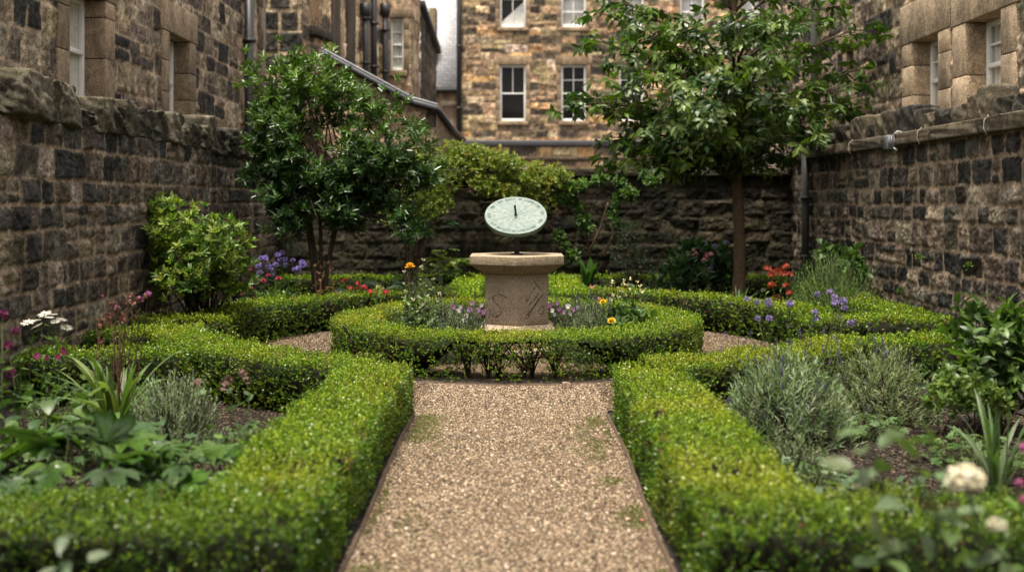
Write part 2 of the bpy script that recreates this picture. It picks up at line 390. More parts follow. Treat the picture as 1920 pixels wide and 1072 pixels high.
def leaves(mb, T, pos, ax, nn, L, W, col):
    V, Fs = T; n = len(pos); k = len(V)
    if n == 0: return
    ax = nrm(ax); sd = nrm(np.cross(nn, ax)); n2 = np.cross(ax, sd)
    L = np.broadcast_to(np.asarray(L, float), (n,)); W = np.broadcast_to(np.asarray(W, float), (n,))
    out = pos[:, None] + ax[:, None] * (V[None, :, 0:1] * L[:, None, None]) + sd[:, None] * (V[None, :, 1:2] * W[:, None, None]) + n2[:, None] * (V[None, :, 2:3] * L[:, None, None])
    off = (np.arange(n) * k)[:, None, None]
    mb.add(out.reshape(-1, 3), [(f[None] + off).reshape(-1, f.shape[1]) for f in Fs], np.repeat(col, k, axis=0))

def pick(r, cols, n, jit=.2):
    cols = np.array(cols, float)
    return cols[r.integers(0, len(cols), n)] * r.uniform(1 - jit, 1 + jit, (n, 1)) * r.uniform(.93, 1.07, (n, 3))

def whorls(mb, T, PO, D, m, L, W, cols, opn, spread, r, jit=.2, droop=0.0, per_shoot=None):
    """m leaves set round each shoot tip PO with axis D"""
    n = len(PO); D = nrm(D)
    ref = nrm(r.normal(size=(n, 3))); A = nrm(np.cross(D, ref)); B = np.cross(D, A)
    ph = r.uniform(0, 6.28, (n, 1)) + np.arange(m)[None] * 2.4 + r.normal(0, .3, (n, m))
    t = (np.arange(m)[None] / max(m - 1, 1)) * np.ones((n, 1))
    rad = A[:, None] * np.cos(ph)[..., None] + B[:, None] * np.sin(ph)[..., None]
    op = opn * r.uniform(.6, 1.4, (n, m))[..., None] * (1.25 - .6 * t[..., None])
    ax = D[:, None] + rad * op; ax = nrm(ax); ax[..., 2] -= droop
    nn = D[:, None] * op - rad + r.normal(0, .15, (n, m, 3))
    pos = PO[:, None] - D[:, None] * ((1 - t) * np.broadcast_to(np.asarray(spread, float), (n,))[:, None])[..., None]
    c = per_shoot if per_shoot is not None else pick(r, cols, n, jit)
    c = np.repeat(c, m, axis=0) * r.uniform(1 - jit, 1 + jit, (n * m, 1))
    leaves(mb, T, pos.reshape(-1, 3), ax.reshape(-1, 3), nn.reshape(-1, 3), L * r.uniform(.7, 1.25, n * m), W * r.uniform(.75, 1.2, n * m), c)

# ------------------------------------------------------------------ the ground
def sheet(name, polys, mat, **kw):
    mb = MB()
    for pts in polys: mb.add(pts, np.arange(len(pts))[None])
    return mb.build(name, mat, **kw)
g = sheet("ground", [[(-120, -60, 0), (120, -60, 0), (120, 200, 0), (-120, 200, 0)]], M_soil); tag(g, kind="structure")
RC = (0.0, 10.5)
mb = MB()
an = np.linspace(0, 2 * np.pi, 97)[:-1]
mb.add(np.stack([RC[0] + 2.98 * np.cos(an), RC[1] + 2.98 * np.sin(an), 0 * an + .012], -1), np.arange(96)[None])
for x0, x1, y0, y1 in ((-.71, .63, -3, 7.75), (-.44, .44, 13.2, 16.4), (-3.75, -2.7, 9.55, 10.15), (2.6, 4.2, 9.0, 10.0)):
    mb.add([(x0, y0, .016), (x1, y0, .016), (x1, y1, .016), (x0, y1, .016)], [(0, 1, 2, 3)])
tag(mb.build("gravel_path", M_gravel), kind="structure")
mb = MB()
Vr = np.concatenate([np.stack([RC[0] + q * np.cos(an), RC[1] + q * np.sin(an), 0 * an + .022], -1) for q in (1.66, 1.87)]); ia = np.arange(96); ib_ = (ia + 1) % 96
mb.add(Vr, np.stack([ia, ib_, ib_ + 96, ia + 96], -1)[:, ::-1])
tag(mb.build("circular_bed", M_soil), kind="structure")

def loose_stones(name, n, region, size, cols, seed, mat, flat=.55, z=.014):
    r = np.random.default_rng(seed); pts = region(r, n); n = len(pts)
    O = np.array([(1, 0, 0), (-1, 0, 0), (0, 1, 0), (0, -1, 0), (0, 0, 1), (0, 0, -1)], float)
    F = np.array([(0, 2, 4), (2, 1, 4), (1, 3, 4), (3, 0, 4), (2, 0, 5), (1, 2, 5), (3, 1, 5), (0, 3, 5)])
    th = r.uniform(0, 6.28, n); s = r.uniform(size[0], size[1], n)
    Vv = O[None] * r.uniform(.6, 1.3, (n, 6, 1)) * np.array([1, .75, flat]); ca, sa = np.cos(th)[:, None], np.sin(th)[:, None]
    Vv = np.stack([Vv[..., 0] * ca - Vv[..., 1] * sa, Vv[..., 0] * sa + Vv[..., 1] * ca, Vv[..., 2] + .25 * Vv[..., 0]], -1) * s[:, None, None]
    Vv = Vv + np.concatenate([pts, np.full((n, 1), z) + (s * flat * .4)[:, None]], 1)[:, None]
    m_ = MB(); m_.add(Vv.reshape(-1, 3), (F[None] + (np.arange(n) * 6)[:, None, None]).reshape(-1, 3), np.repeat(pick(r, cols, n, .25), 6, axis=0))
    return tag(m_.build(name, mat), kind="stuff")
M_peb = mat_attr("pebble", .8, .3, 80, .2, .001)
GCOL = [(.215, .157, .098), (.165, .118, .073), (.10, .07, .044), (.32, .25, .17), (.145, .108, .07), (.035, .024, .016), (.27, .183, .117), (.46, .37, .275), (.055, .038, .025), (.08, .055, .036)]
def reg_path(r, n):
    y = 3.7 + 5.1 * r.random(n) ** 1.25; x = r.uniform(-.72, .64, n); k = (y < 7.9) | (np.hypot(x, y - RC[1]) > 1.9); return np.stack([x, y], -1)[k]
def reg_ring(r, n):
    a = r.uniform(0, 6.28, n); d = r.uniform(1.88, 2.95, n); return np.stack([RC[0] + d * np.cos(a), RC[1] + d * np.sin(a)], -1)
loose_stones("loose_gravel", 95000, reg_path, (.0035, .0095), GCOL, 1, M_peb)
loose_stones("loose_gravel", 2600, reg_path, (.008, .017), GCOL, 6, M_peb)
loose_stones("loose_gravel", 45000, reg_ring, (.005, .010), GCOL, 2, M_peb)
SCOL = [(.03, .021, .015), (.055, .039, .027), (.016, .012, .009), (.10, .072, .05), (.04, .03, .021), (.02, .014, .011)]
def reg_bed(r, n):
    x = np.concatenate([r.uniform(-3.4, -1.1, n), r.uniform(1.1, 3.6, n)]); y = r.uniform(4.1, 8.2, 2 * n); k = np.hypot(x, y - RC[1]) > 3.3; return np.stack([x, y], -1)[k]
loose_stones("bark_mulch", 26000, reg_bed, (.006, .02), SCOL, 3, M_wood, .35, .002)
def reg_ringsoil(r, n):
    a = r.uniform(0, 6.28, n); d = r.uniform(1.66, 1.86, n); return np.stack([RC[0] + d * np.cos(a), RC[1] + d * np.sin(a)], -1)
loose_stones("bark_mulch", 3000, reg_ringsoil, (.006, .018), SCOL, 4, M_wood, .35, .024)
r = np.random.default_rng(5)
mb = MB()          # thin moss and seedlings creeping in from the edges of the path
def reg_moss(n):
    s = np.where(r.random(n) < .55, 1, -1); d = np.abs(r.normal(0, .11, n)); x = np.where(s > 0, .6 - d, -.68 + d); y = r.uniform(4, 7.4, n)
    k = fbm(x * 5 + 3, y * 2.2, 131) > .52; return np.stack([x[k], y[k], np.full(k.sum(), .022)], -1)
pp = reg_moss(11000); whorls(mb, T_BOX, pp, np.tile((0., 0, 1), (len(pp), 1)) + r.normal(0, .4, (len(pp), 3)), 3, .008, .004, [(.10, .12, .02), (.07, .1, .02), (.14, .14, .03)], 1.2, .003, r)
tag(mb.build("path_moss", M_matte), kind="stuff")

def edging(name, label, pts, h=.045, t=.011, col=(.085, .06, .042)):
    pts = np.array(pts, float); n = len(pts); rr = np.random.default_rng(n + int(abs(pts[0, 0]) * 100))
    T = nrm(np.gradient(pts, axis=0)); nn = np.stack([-T[:, 1], T[:, 0]], -1)
    z = h + rr.normal(0, .003, n); V = []
    for s, zz in ((-1, 0 * z - .02), (-1, z), (1, z), (1, 0 * z - .02)): V.append(np.concatenate([pts + nn * t / 2 * s, zz[:, None]], 1))
    V = np.stack(V, 1).reshape(-1, 3); i = (np.arange(n - 1) * 4)[:, None]; j = np.arange(4)[None]; j2 = (j + 1) % 4
    m_ = MB(); m_.add(V, [np.stack([i + j, i + 4 + j, i + 4 + j2, i + j2], -1).reshape(-1, 4), np.array([(0, 1, 2, 3)]), np.array([(3, 2, 1, 0)]) + (n - 1) * 4], col)
    return tag(m_.build(name, M_wood), label, "edging")
ys = np.linspace(2.6, 7.35, 40); rr = np.random.default_rng(8)
edging("edging_strip", "weathered brown edging strip along the west side of the gravel path", np.stack([-.71 + .012 * np.sin(ys * 1.7), ys], -1))
edging("edging_strip", "weathered brown edging strip along the east side of the gravel path, beside the lavender bed", np.stack([.63 + .012 * np.sin(ys * 2.1 + 1), ys], -1))
aa = np.linspace(-math.pi * .94, -math.pi * .06, 60)
edging("edging_strip", "curved thin brown edging round the foot of the circular hedge", np.stack([1.9 * np.cos(aa), RC[1] + 1.9 * np.sin(aa)], -1), .03)

# ------------------------------------------------------------------ garden walls
PAL_L = [((.05, .047, .045), 4), ((.10, .086, .072), 3), ((.17, .132, .095), 3), ((.24, .19, .142), 2), ((.33, .285, .23), 1), ((.125, .106, .086), 3)]
PAL_R = [((.04, .038, .036), 4), ((.085, .075, .063), 3.5), ((.19, .152, .112), 3), ((.29, .23, .17), 2.5), ((.15, .132, .108), 2), ((.35, .28, .21), 1)]
MORT = (.36, .265, .185)
def wall_body(t, W, H, th, col=(.08, .065, .05)):
    MB().box((0, .01, 0), (W, th, H), col).build("wall_core", M_wall, t)

LX, RX, BY = -3.75, 4.28, 16.6
wl_ = thing("garden_wall", "dark rubble garden wall behind the pale green bush, with jagged rough coping", "stone wall", (LX, 5.2, 0), math.pi / 2)
LW = BY - 5.2
masonry(LW, 2.13, .015, (.19, .27), (.2, .42), 11, PAL_L, MORT, .018, .035, .011, .016, .1, tint=moss_base(.7)).build("masonry", M_wall, wl_, True)
wall_body(wl_, LW, 2.13, .38)
rr = random.Random(4); u = 0.05; i = 0
while u < LW - .1:
    w = rr.uniform(.28, .5); h = rr.choice([.18, .28, .37, .25, .33]) * rr.uniform(.85, 1.12)
    m_ = MB(); proud = rr.uniform(-.02, .05)
    if abs(u + 5.2 - 7.62) < .28: w, h, proud = .62, .34, .16
    rock(m_, (u + w / 2, .17 - proud, 2.12 + h / 2), (w * .88, .42, h), 10 + i, rr.choice([(.085, .074, .055), (.06, .054, .043), (.12, .105, .08), (.05, .046, .038)]), .12, .1, 14, rr.uniform(-.08, .08))
    m_.build("coping_stone", M_coping, wl_, False); u += w; i += 1
m_ = MB()
for k in range(14): rock(m_, (LW - 3.5 + k * .26, .1, 2.115), (.28, .3, .07), 200 + k, (.07, .06, .045), .1, .2, 3)
m_.build("mortar_bedding", M_coping, wl_, True)

wr_ = thing("garden_wall", "lighter rubble stone garden wall carrying the grey floodlight, with a ledge and upright coping stones", "stone wall", (RX, BY + .4, 0), -math.pi / 2)
RW = BY + .4 - 5.6
masonry(RW, 2.12, .015, (.16, .28), (.16, .48), 23, PAL_R, (.36, .27, .19), .026, .032, .010, .027, .24, tint=moss_base(.5)).build("masonry", M_wall, wr_, True)
wall_body(wr_, RW, 2.12, .38)
u = 0; rr = random.Random(9)
while u < RW:
    w = min(rr.uniform(.9, 1.5), RW - u); m_ = MB()
    rock(m_, (u + w / 2, .12, 2.185), (w * .995, .46, .14), int(u * 10) + 50, rr.choice([(.12, .098, .07), (.10, .085, .062)]), .035, .06, 7)
    m_.build("ledge_stone", M_coping, wr_, True); u += w
u = .02; i = 0
while u < RW - .1:
    w = rr.uniform(.2, .42); h = rr.choice([.2, .27, .31]) * rr.uniform(.9, 1.08); m_ = MB()
    rock(m_, (u + w / 2, .16, 2.24 + h / 2), (w * .96, .3, h), 300 + i, rr.choice([(.085, .07, .052), (.055, .048, .038), (.12, .098, .07), (.04, .036, .032)]), .085, .17, 10)
    m_.build("coping_stone", M_coping, wr_, True); u += w + rr.uniform(0, .03); i += 1

wb_ = thing("garden_wall", "low mossy brown stone wall closing the garden beyond the sundial, hung with climbers", "stone wall", (LX, BY, 0), 0)
BW = RX - LX
masonry(BW, 1.9, .02, (.17, .27), (.3, .65), 37, [((.026, .022, .015), 3), ((.045, .035, .023), 3), ((.065, .05, .032), 2), ((.016, .015, .011), 2)], (.045, .035, .023), .02, .02, .008, .016, .08, tint=moss_base(1.9, (.04, .042, .016), .6)).build("masonry", M_wall, wb_, True)
wall_body(wb_, BW, 1.9, .4)
u = 0; rr = random.Random(19); i = 0
while u < BW:
    w = min(rr.uniform(.5, .9), BW - u); m_ = MB()
    rock(m_, (u + w / 2, .17, 1.95), (w * .99, .5, .12), 500 + i, (.06, .05, .037), .05, .12, 5); m_.build("coping_stone", M_coping, wb_, True); u += w; i += 1

# ------------------------------------------------------------------ buildings
ASH = (.26, .19, .13)
def window(par, u0, u1, v0, v1, back=.16, rows=(1, 1), cols=1, veil=None, fw=.055, jamb=None, sill=True, lint=.3, jw=.22, acol=ASH, depth=.3, lower_open=True):
    """sash window in a dressed stone surround, in the facade's own frame (u, -out, v)"""
    r_ = random.Random(int(u0 * 91 + v0 * 37))
    def sc(): k = r_.uniform(.75, 1.2); return tuple(c * k for c in acol)
    for side in (0, 1):
        v = v0; wide = side
        a0, a1 = (u0 - jw, u0) if side == 0 else (u1, u1 + jw)
        while v < v1 - .01:
            hh = min(r_.uniform(.3, .55), v1 - v)
            if v1 - v - hh < .15: hh = v1 - v
            MB().box((a0, -.035, v + .004), (a1, depth, v + hh - .004), sc()).build("jamb_stone", M_ashlar, par, bevel=.008); v += hh
    MB().box((u0 - jw - .06, -.04, v1 + .003), (u1 + jw + .06, depth, v1 + lint), sc()).build("lintel", M_ashlar, par, bevel=.01)
    if sill: MB().box((u0 - jw * .6, -.09, v0 - .14), (u1 + jw * .6, depth, v0 - .003), sc()).build("sill", M_ashlar, par, bevel=.01)
    f = MB(); y0, y1 = back, back + .07; W = (.8, .8, .77)
    f.box((u0, y0, v0), (u0 + fw, y1, v1), W); f.box((u1 - fw, y0, v0), (u1, y1, v1), W)
    f.box((u0 + fw, y0, v1 - fw), (u1 - fw, y1, v1), W); f.box((u0 + fw, y0 - .02, v0), (u1 - fw, y1, v0 + fw * 1.5), W)
    vm = (v0 + v1) / 2; f.box((u0 + fw, y0 - .008, vm - .025), (u1 - fw, y1, vm + .025), W)
    iu0, iu1 = u0 + fw, u1 - fw
    for (b0, b1, rw) in ((v0 + fw * 1.5, vm - .025, rows[0]), (vm + .025, v1 - fw, rows[1])):
        cN = cols if isinstance(cols, int) else cols[0 if b0 < vm - .1 else 1]
        for k in range(1, cN): x = iu0 + (iu1 - iu0) * k / cN; f.box((x - .013, y0 + .015, b0), (x + .013, y1 - .01, b1), W)
        for k in range(1, rw): z = b0 + (b1 - b0) * k / rw; f.box((iu0, y0 + .017, z - .013), (iu1, y1 - .012, z + .013), W)
    fo = f.build("window", M_white, par, bevel=.004)
    MB().add([(iu0, back + .04, v0 + fw), (iu1, back + .04, v0 + fw), (iu1, back + .04, v1 - fw), (iu0, back + .04, v1 - fw)], [(0, 1, 2, 3)]).build("pane", M_glass, fo)
    if veil == 'curtain':
        n = 60; uu = np.linspace(iu0, iu1, n); yy = back + .075 + .018 * np.sin(uu * 75) + .01 * np.sin(uu * 31)
        V = np.concatenate([np.stack([uu, yy, 0 * uu + v0 + .03], -1), np.stack([uu, yy, 0 * uu + v1 - .03], -1)]); i = np.arange(n - 1)
        MB().add(V, np.stack([i, i + 1, i + n + 1, i + n], -1), (.8, .77, .68)).build("curtain", M_cloth, fo, True)
    elif veil == 'reflection_blind':
        MB().box((iu0, back + .05, v0 + .05), (iu1, back + .06, v1 - .03), (.88, .88, .88)).build("reflection_blind", M_cloth, fo)  # pale slab also whitens the panes in place of reflected sky
    elif veil == 'halfblind':
        m_ = MB(); m_.add([(iu0, back + .1, v0 + .06), (iu1, back + .1, v0 + .06), (iu1, back + .1, vm - .1), (iu0, back + .1, v0 + .25)], [(0, 1, 2, 3)], (.85, .84, .8)); m_.build("curtain", M_cloth, fo)
    return fo
def body(par, W, y0, y1, H, col=(.02, .018, .016), mat=None, u0=0):
    MB().box((u0, y0, 0), (u0 + W, y1, H), col).build("inner_walls", mat or M_far, par)

def holes_of(ws): return [(a - .02, b - .0 + .02, c - .0, d + .02) for (a, b, c, d) in ws]

# house beyond the dark wall
HX = -4.62
h1 = thing("stone_house", "dark and tan rubble house beyond the jagged dark wall, two tall sash windows in view", "house", (HX, 8.0, 0), math.pi / 2)
w1 = (10.95 - 8, 11.9 - 8, 2.55, 3.74); w2 = (14.1 - 8, 14.98 - 8, 2.55, 3.74)
PAL_H = [((.05, .046, .043), 3), ((.12, .1, .083), 2), ((.31, .24, .17), 3), ((.38, .30, .22), 3), ((.48, .39, .29), 2), ((.2, .165, .13), 2)]
masonry(11.0, 5.6, .025, (.2, .36), (.22, .6), 51, PAL_H, (.46, .35, .25), .02, .025, .009, .016, .3, holes=holes_of([w1, w2])).build("masonry", M_wall, h1, True)
body(h1, 11.0, .42, 5.0, 5.6)
for w in (w1, w2): window(h1, *w, back=.2, rows=(1, 1), cols=2, veil='curtain', jw=.28, lint=.42, acol=(.3, .225, .155), depth=.4)
v = 0; k = 0
while v < 5.3:
    MB().box((10.99, -.03, v + .004), (11.32 if k % 2 else 11.2, .4, v + .38), (.20 - .04 * (k % 3), .15 - .03 * (k % 3), .105 - .02 * (k % 3))).build("quoin", M_ashlar, h1, bevel=.012); v += .384; k += 1

# house beyond the lighter wall
h2 = thing("stone_house", "tan house with big dressed stone window surrounds beyond the floodlight wall", "house", (5.0, 22.0, 0), -math.pi / 2)
def uR(Y): return 22.0 - Y
wA = (uR(13.42), uR(12.58), 2.5, 3.5); wB = (uR(11.82), uR(10.95), 2.5, 3.48); wC = (uR(15.95), uR(15.5), 2.2, 2.75); wD = (uR(16.1), uR(15.75), 3.45, 3.75)
PAL_H2 = [((.06, .054, .048), 2), ((.15, .122, .094), 2), ((.31, .245, .178), 3), ((.4, .315, .235), 3), ((.24, .2, .152), 2)]
masonry(13.0, 7.0, .025, (.2, .38), (.25, .7), 61, PAL_H2, (.27, .20, .14), .018, .022, .009, .016, .25, holes=holes_of([wA, wB, wC, wD])).build("masonry", M_wall, h2, True)
body(h2, 13.0, .42, 5.0, 7.0)
for w in (wA, wB): window(h2, *w, back=.2, rows=(1, 2), cols=2, veil='curtain', jw=.34, lint=.5, acol=(.46, .355, .245), depth=.4)
for w in (wC, wD): window(h2, *w, back=.25, rows=(1, 1), cols=1, veil=None, jw=.16, lint=.26, acol=(.24, .18, .125), depth=.4, sill=False)

# tenement across the far end
TY = 40.0
def xT(px): return (px - CX) / FPX * TY
def zT(py): return EYE - (py - HY) / FPX * TY
tx0 = xT(858)
h3 = thing("tenement", "warm sandstone tenement across the far end with rows of white sash windows", "building", (tx0, TY, 0), 0)
ws = []
for (a, b) in ((937, 986), (1052, 1099), (1161, 1207), (1275, 1321), (1390, 1436), (1500, 1546)):
    for (c, d) in ((228, 122), (52, -58)): ws.append((xT(a) - tx0, xT(b) - tx0, zT(c), zT(d)))
PAL_T = [((.07, .056, .045), 1.5), ((.15, .115, .08), 3), ((.34, .235, .142), 4), ((.46, .33, .2), 4), ((.53, .4, .26), 2.5), ((.5, .3, .14), 2), ((.58, .47, .35), 1)]
masonry(18.0, 12.0, .045, (.2, .34), (.35, 1.0), 71, PAL_T, (.26, .19, .13), .02, .02, .012, .02, .3, holes=holes_of(ws)).build("masonry", M_far, h3, True)
body(h3, 18.0, .45, 9.0, 12.0)
for i, w in enumerate(ws):
    top = i % 2
    window(h3, *w, back=.12, rows=((1, 1) if i in (0, 1) else (2, 2)), cols=((1, 2) if i == 0 else 2), veil=('halfblind' if i == 1 else 'reflection_blind') if top else None, fw=.075, jw=.16, lint=.36, acol=(.32, .23, .15), depth=.4)
MB().box((-.2, -1.1, zT(277)), (15, -.02, zT(266)), (.05, .05, .056)).build("lead_flashing", M_lead, h3, bevel=.03)
ann = masonry(15.0, zT(277), .05, (.25, .4), (.5, 1.1), 77, PAL_T, (.26, .19, .13), .02, .02, .01, .02, .1)
ao = ann.build("annexe_wall", M_far, h3, True); ao.location = (-.15, -1.0, 0)
MB().box((-.15, -.99, 0), (14.85, -.03, zT(277) - .01), (.2, .15, .1)).build("annexe_core", M_far, h3)
MB().box((-.15, -1.09, zT(302)), (14.85, -.96, zT(296)), (.12, .09, .065)).build("string_course", M_ashlar, h3, bevel=.01)
for k, (a, b) in enumerate(((1160, 1185), (1250, 1292), (1300, 1330))):
    MB().box((xT(a) - tx0, -1.06, zT(345)), (xT(b) - tx0, -1.0 + .02, zT(303)), (.035, .03, .028)).build("window", M_plain, h3, bevel=.01)
    MB().box((xT(a) - tx0 - .05, -1.075, zT(345)), (xT(a) - tx0 + .04, -.97, zT(303)), (.3, .25, .2)).build("window_frame", M_white, h3)

def frontal(name, lab, cat, x0, x1, Y, H, seed, pal, holes=(), res=.03, ch=(.25, .42), sw=(.3, .8), z0=0., depth=2., rz=0., mort=(.28, .2, .135)):
    t = thing(name, lab, cat, (x0, Y, 0), rz); W = x1 - x0
    masonry(W, H - z0, res, ch, sw, seed, pal, mort, .03, .025, .01, .018, .2, holes=holes, z0=z0).build("masonry", M_far, t, True)
    return t
hb_ = thing("stone_house", "unseen sandstone house assumed behind the camera, added to cut the sky light", "house", (-9, -3.2, 0), 0)  # unseen house, assumed there and put in to hold back low sky light
MB().box((0, -6, 0), (18, 0, 8.5), (.16, .12, .085)).build("masonry", M_wall, hb_)
MB().add([(-.3, -6.3, 8.5), (18.3, -6.3, 8.5), (18.3, .3, 8.5), (-.3, .3, 8.5), (-.3, -3, 11), (18.3, -3, 11)], [np.array([(3, 2, 5, 4), (1, 0, 4, 5)]), np.array([(0, 3, 4), (2, 1, 5)])], (.1, .1, .11)).build("roof", M_slate, hb_)
for k in range(4): MB().box((2 + k * 4, -.05, 2.2), (3 + k * 4, .02, 4.2), (.04, .04, .045)).build("window", M_glass, hb_)
# projecting block and wing past the first house
PAL_W = [((.045, .04, .036), 3), ((.12, .095, .072), 2), ((.42, .295, .18), 4), ((.52, .385, .25), 4), ((.56, .44, .31), 2)]
h4 = thing("stone_wing", "sandstone wing with pilasters and a narrow white sash window above the sloping lead coping", "building", (-4.75, 20.2, 0), 0)
masonry(.68, 7.5, .03, (.36, .44), (.3, .62), 81, [((.045, .04, .036), 5), ((.07, .06, .05), 2), ((.3, .225, .15), 1.5)], (.42, .32, .22), .05, .03, .01, .015, 0).build("masonry", M_far, h4, True)
d0 = Vector((-4.07, 20.2)); d1 = Vector((-3.2, 26.0)); ln = (d1 - d0).length; ra = math.atan2(d1.y - d0.y, d1.x - d0.x)
wing = masonry(ln, 7.5, .04, (.3, .42), (.35, .8), 83, [(tuple(1.35 * c for c in p[0]), p[1]) for p in PAL_W[1:]], (.33, .25, .17), .03, .02, .01, .02, .1).build("side_wall", M_far, h4, True)
wing.location = (.68, 0, 0); wing.rotation_euler = (0, 0, ra)
def on_wing(px):        # distance along the side wall seen at this pixel
    t = (px - CX) / FPX; s = (t * d0.y - d0.x) / ((d1.x - d0.x) - t * (d1.y - d0.y)); return s * ln
for px, w_, o_, col in ((628, .5, .05, (.09, .07, .055)), (655, .55, .06, (.07, .055, .045)), (640, .35, .02, (.36, .27, .18)), (693, .8, .03, (.36, .27, .185))):
    q = on_wing(px); m_ = MB(); m_.box((q - w_ / 2, -o_, 0), (q + w_ / 2, .1, 7.5), col); o = m_.build("pilaster", M_ashlar, h4, bevel=.02); o.location = wing.location; o.rotation_euler = wing.rotation_euler
q = on_wing(591); m_ = MB(); m_.box((q - .3, -.02, 4.9), (q + .3, .12, 7.5), (.40, .265, .15)); o = m_.build("recess_panel", M_ashlar, h4, bevel=.02); o.location = wing.location; o.rotation_euler = wing.rotation_euler
q = on_wing(596); m_ = MB(); m_.box((q - .5, -.16, 4.72), (q + .5, .1, 4.9), (.07, .06, .05)); o = m_.build("recess_sill", M_ashlar, h4, bevel=.02); o.location = wing.location; o.rotation_euler = wing.rotation_euler
def loc26(px, py): p = P(px, py, 26.0); return p.x + 4.75, p.z
bu0, _ = loc26(720, 0); bu1, _ = loc26(771, 0); wa, wz1 = loc26(732, 34); wbb, wz0 = loc26(757, 133)
bay = masonry(bu1 - bu0, 7.5, .035, (.36, .46), (.6, .9), 85, [((.42, .31, .205), 3), ((.47, .36, .245), 3), ((.34, .255, .18), 1)], (.32, .24, .16), .012, .006, .004, .008, 0, holes=[(wa - bu0 - .02, wbb - bu0 + .02, wz0, wz1 + .02)])
o = bay.build("bay_wall", M_far, h4, True); o.location = (bu0, 5.8, 0)
sub = bpy.data.objects.new("bay_window", None); link(sub); sub.parent = h4; sub.location = (0, 5.8, 0)
bpy.data.objects.remove(sub)
n_before = set(bpy.data.objects)
window(h4, wa, wbb, wz0, wz1, back=.08, rows=(2, 2), cols=1, veil='curtain', fw=.05, jw=.13, lint=.22, acol=(.27, .2, .135), depth=.35)
for o in set(bpy.data.objects) - n_before:
    if o.parent is h4: o.location = (0, 5.8, 0)
e0 = Vector((bu1 - 4.75, 26.0)); e1 = P(788, 0, 27.6).xy; el = (e1 - e0).length
o = masonry(el, 7.5, .04, (.36, .46), (.6, .9), 87, [((.40, .285, .19), 3), ((.35, .26, .18), 3), ((.45, .34, .23), 1)], (.25, .18, .12), .012, .006, .004, .008, 0).build("return_wall", M_far, h4, True)
o.location = (bu1, 5.8, 0); o.rotation_euler = (0, 0, math.atan2(e1.y - e0.y, e1.x - e0.x))
g1 = P(818, 0, 31).xy; gl = (g1 - e1).length
gz = EYE + (HY - 15) / FPX * 27.6; gz2 = EYE + (HY - 95) / FPX * 31
gm = masonry(gl, 7.5, .05, (.25, .35), (.4, .8), 89, [((.05, .042, .035), 3), ((.09, .07, .055), 3), ((.14, .105, .075), 1)], (.12, .09, .065), .02, .02, .01, .02, .1)
VV = gm.V[0]; lim = gz + (gz2 - gz) * VV[:, 0] / gl; VV[:, 2] = np.minimum(VV[:, 2], lim)
o = gm.build("gable_wall", M_far, h4, True); o.location = (e1.x + 4.75, e1.y - 20.2, 0); ga = math.atan2(g1.y - e1.y, g1.x - e1.x); o.rotation_euler = (0, 0, ga)
m_ = MB(); m_.add([(0, -.12, gz), (gl + .15, -.12, gz2 - .08), (gl + .15, -.12, gz2 + .1), (0, -.12, gz + .18), (0, .2, gz), (gl + .15, .2, gz2 - .08), (gl + .15, .2, gz2 + .1), (0, .2, gz + .18)],
      [(0, 1, 2, 3), (7, 6, 5, 4), (3, 2, 6, 7), (1, 0, 4, 5), (1, 5, 6, 2), (0, 3, 7, 4)], (.03, .03, .032))
o2 = m_.build("verge", M_lead, h4); o2.location = o.location; o2.rotation_euler = o.rotation_euler
MB().add([(0.02, .05, 0), (.66, .05, 0), (1.53, 5.85, 0), (bu1 - .02, 5.9, 0), (bu1 - .1, 9, 0), (-3, 9, 0), (.02, .05, 7.5), (.66, .05, 7.5), (1.53, 5.85, 7.5), (bu1 - .02, 5.9, 7.5), (bu1 - .1, 9, 7.5), (-3, 9, 7.5)],
         [np.array([(0, 1, 7, 6), (1, 2, 8, 7), (3, 4, 10, 9), (4, 5, 11, 10), (5, 0, 6, 11)]), np.array([(6, 7, 8, 9, 10, 11)])], (.05, .04, .03)).build("inner_walls", M_far, h4)

# lean-to with sloping lead coping
LY = 19.4
def loc(px, py): p = P(px, py, LY); return p.x, p.z
lx0, lz0 = loc(604, 104); lx1, lz1 = loc(818, 212)
h5 = thing("lean_to", "stone lean-to with a sloping grey lead coping beside the glossy small tree", "outbuilding", (lx0, LY, 0), 0)
lm = masonry(lx1 - lx0, lz0, .03, (.28, .4), (.5, .95), 91, [((.09, .075, .06), 2), ((.24, .18, .125), 3), ((.33, .245, .17), 3)], (.36, .27, .19), .03, .02, .01, .02, .1)
VV = lm.V[0]; VV[:, 2] = np.minimum(VV[:, 2], lz0 + (lz1 - lz0) * VV[:, 0] / (lx1 - lx0)); lm.build("masonry", M_far, h5, True)
def slope_bar(mb, p0, p1, y0, y1, t, col):
    (a, b), (c, d) = p0, p1
    mb.add([(a, y0, b), (c, y0, d), (c, y0, d + t), (a, y0, b + t), (a, y1, b), (c, y1, d), (c, y1, d + t), (a, y1, b + t)], [(0, 1, 2, 3), (7, 6, 5, 4), (3, 2, 6, 7), (1, 0, 4, 5), (1, 5, 6, 2), (0, 3, 7, 4)], col)
m_ = MB(); W_ = lx1 - lx0; slope_bar(m_, (0, lz0), (W_ * .8, lz0 + (lz1 - lz0) * .86), -.16, .3, .09, (.06, .063, .072)); slope_bar(m_, (W_ * .8, lz0 + (lz1 - lz0) * .86), (W_ + .06, lz1 + .02), -.16, .3, .09, (.06, .063, .072))
m_.build("lead_coping", M_lead, h5, bevel=.025)
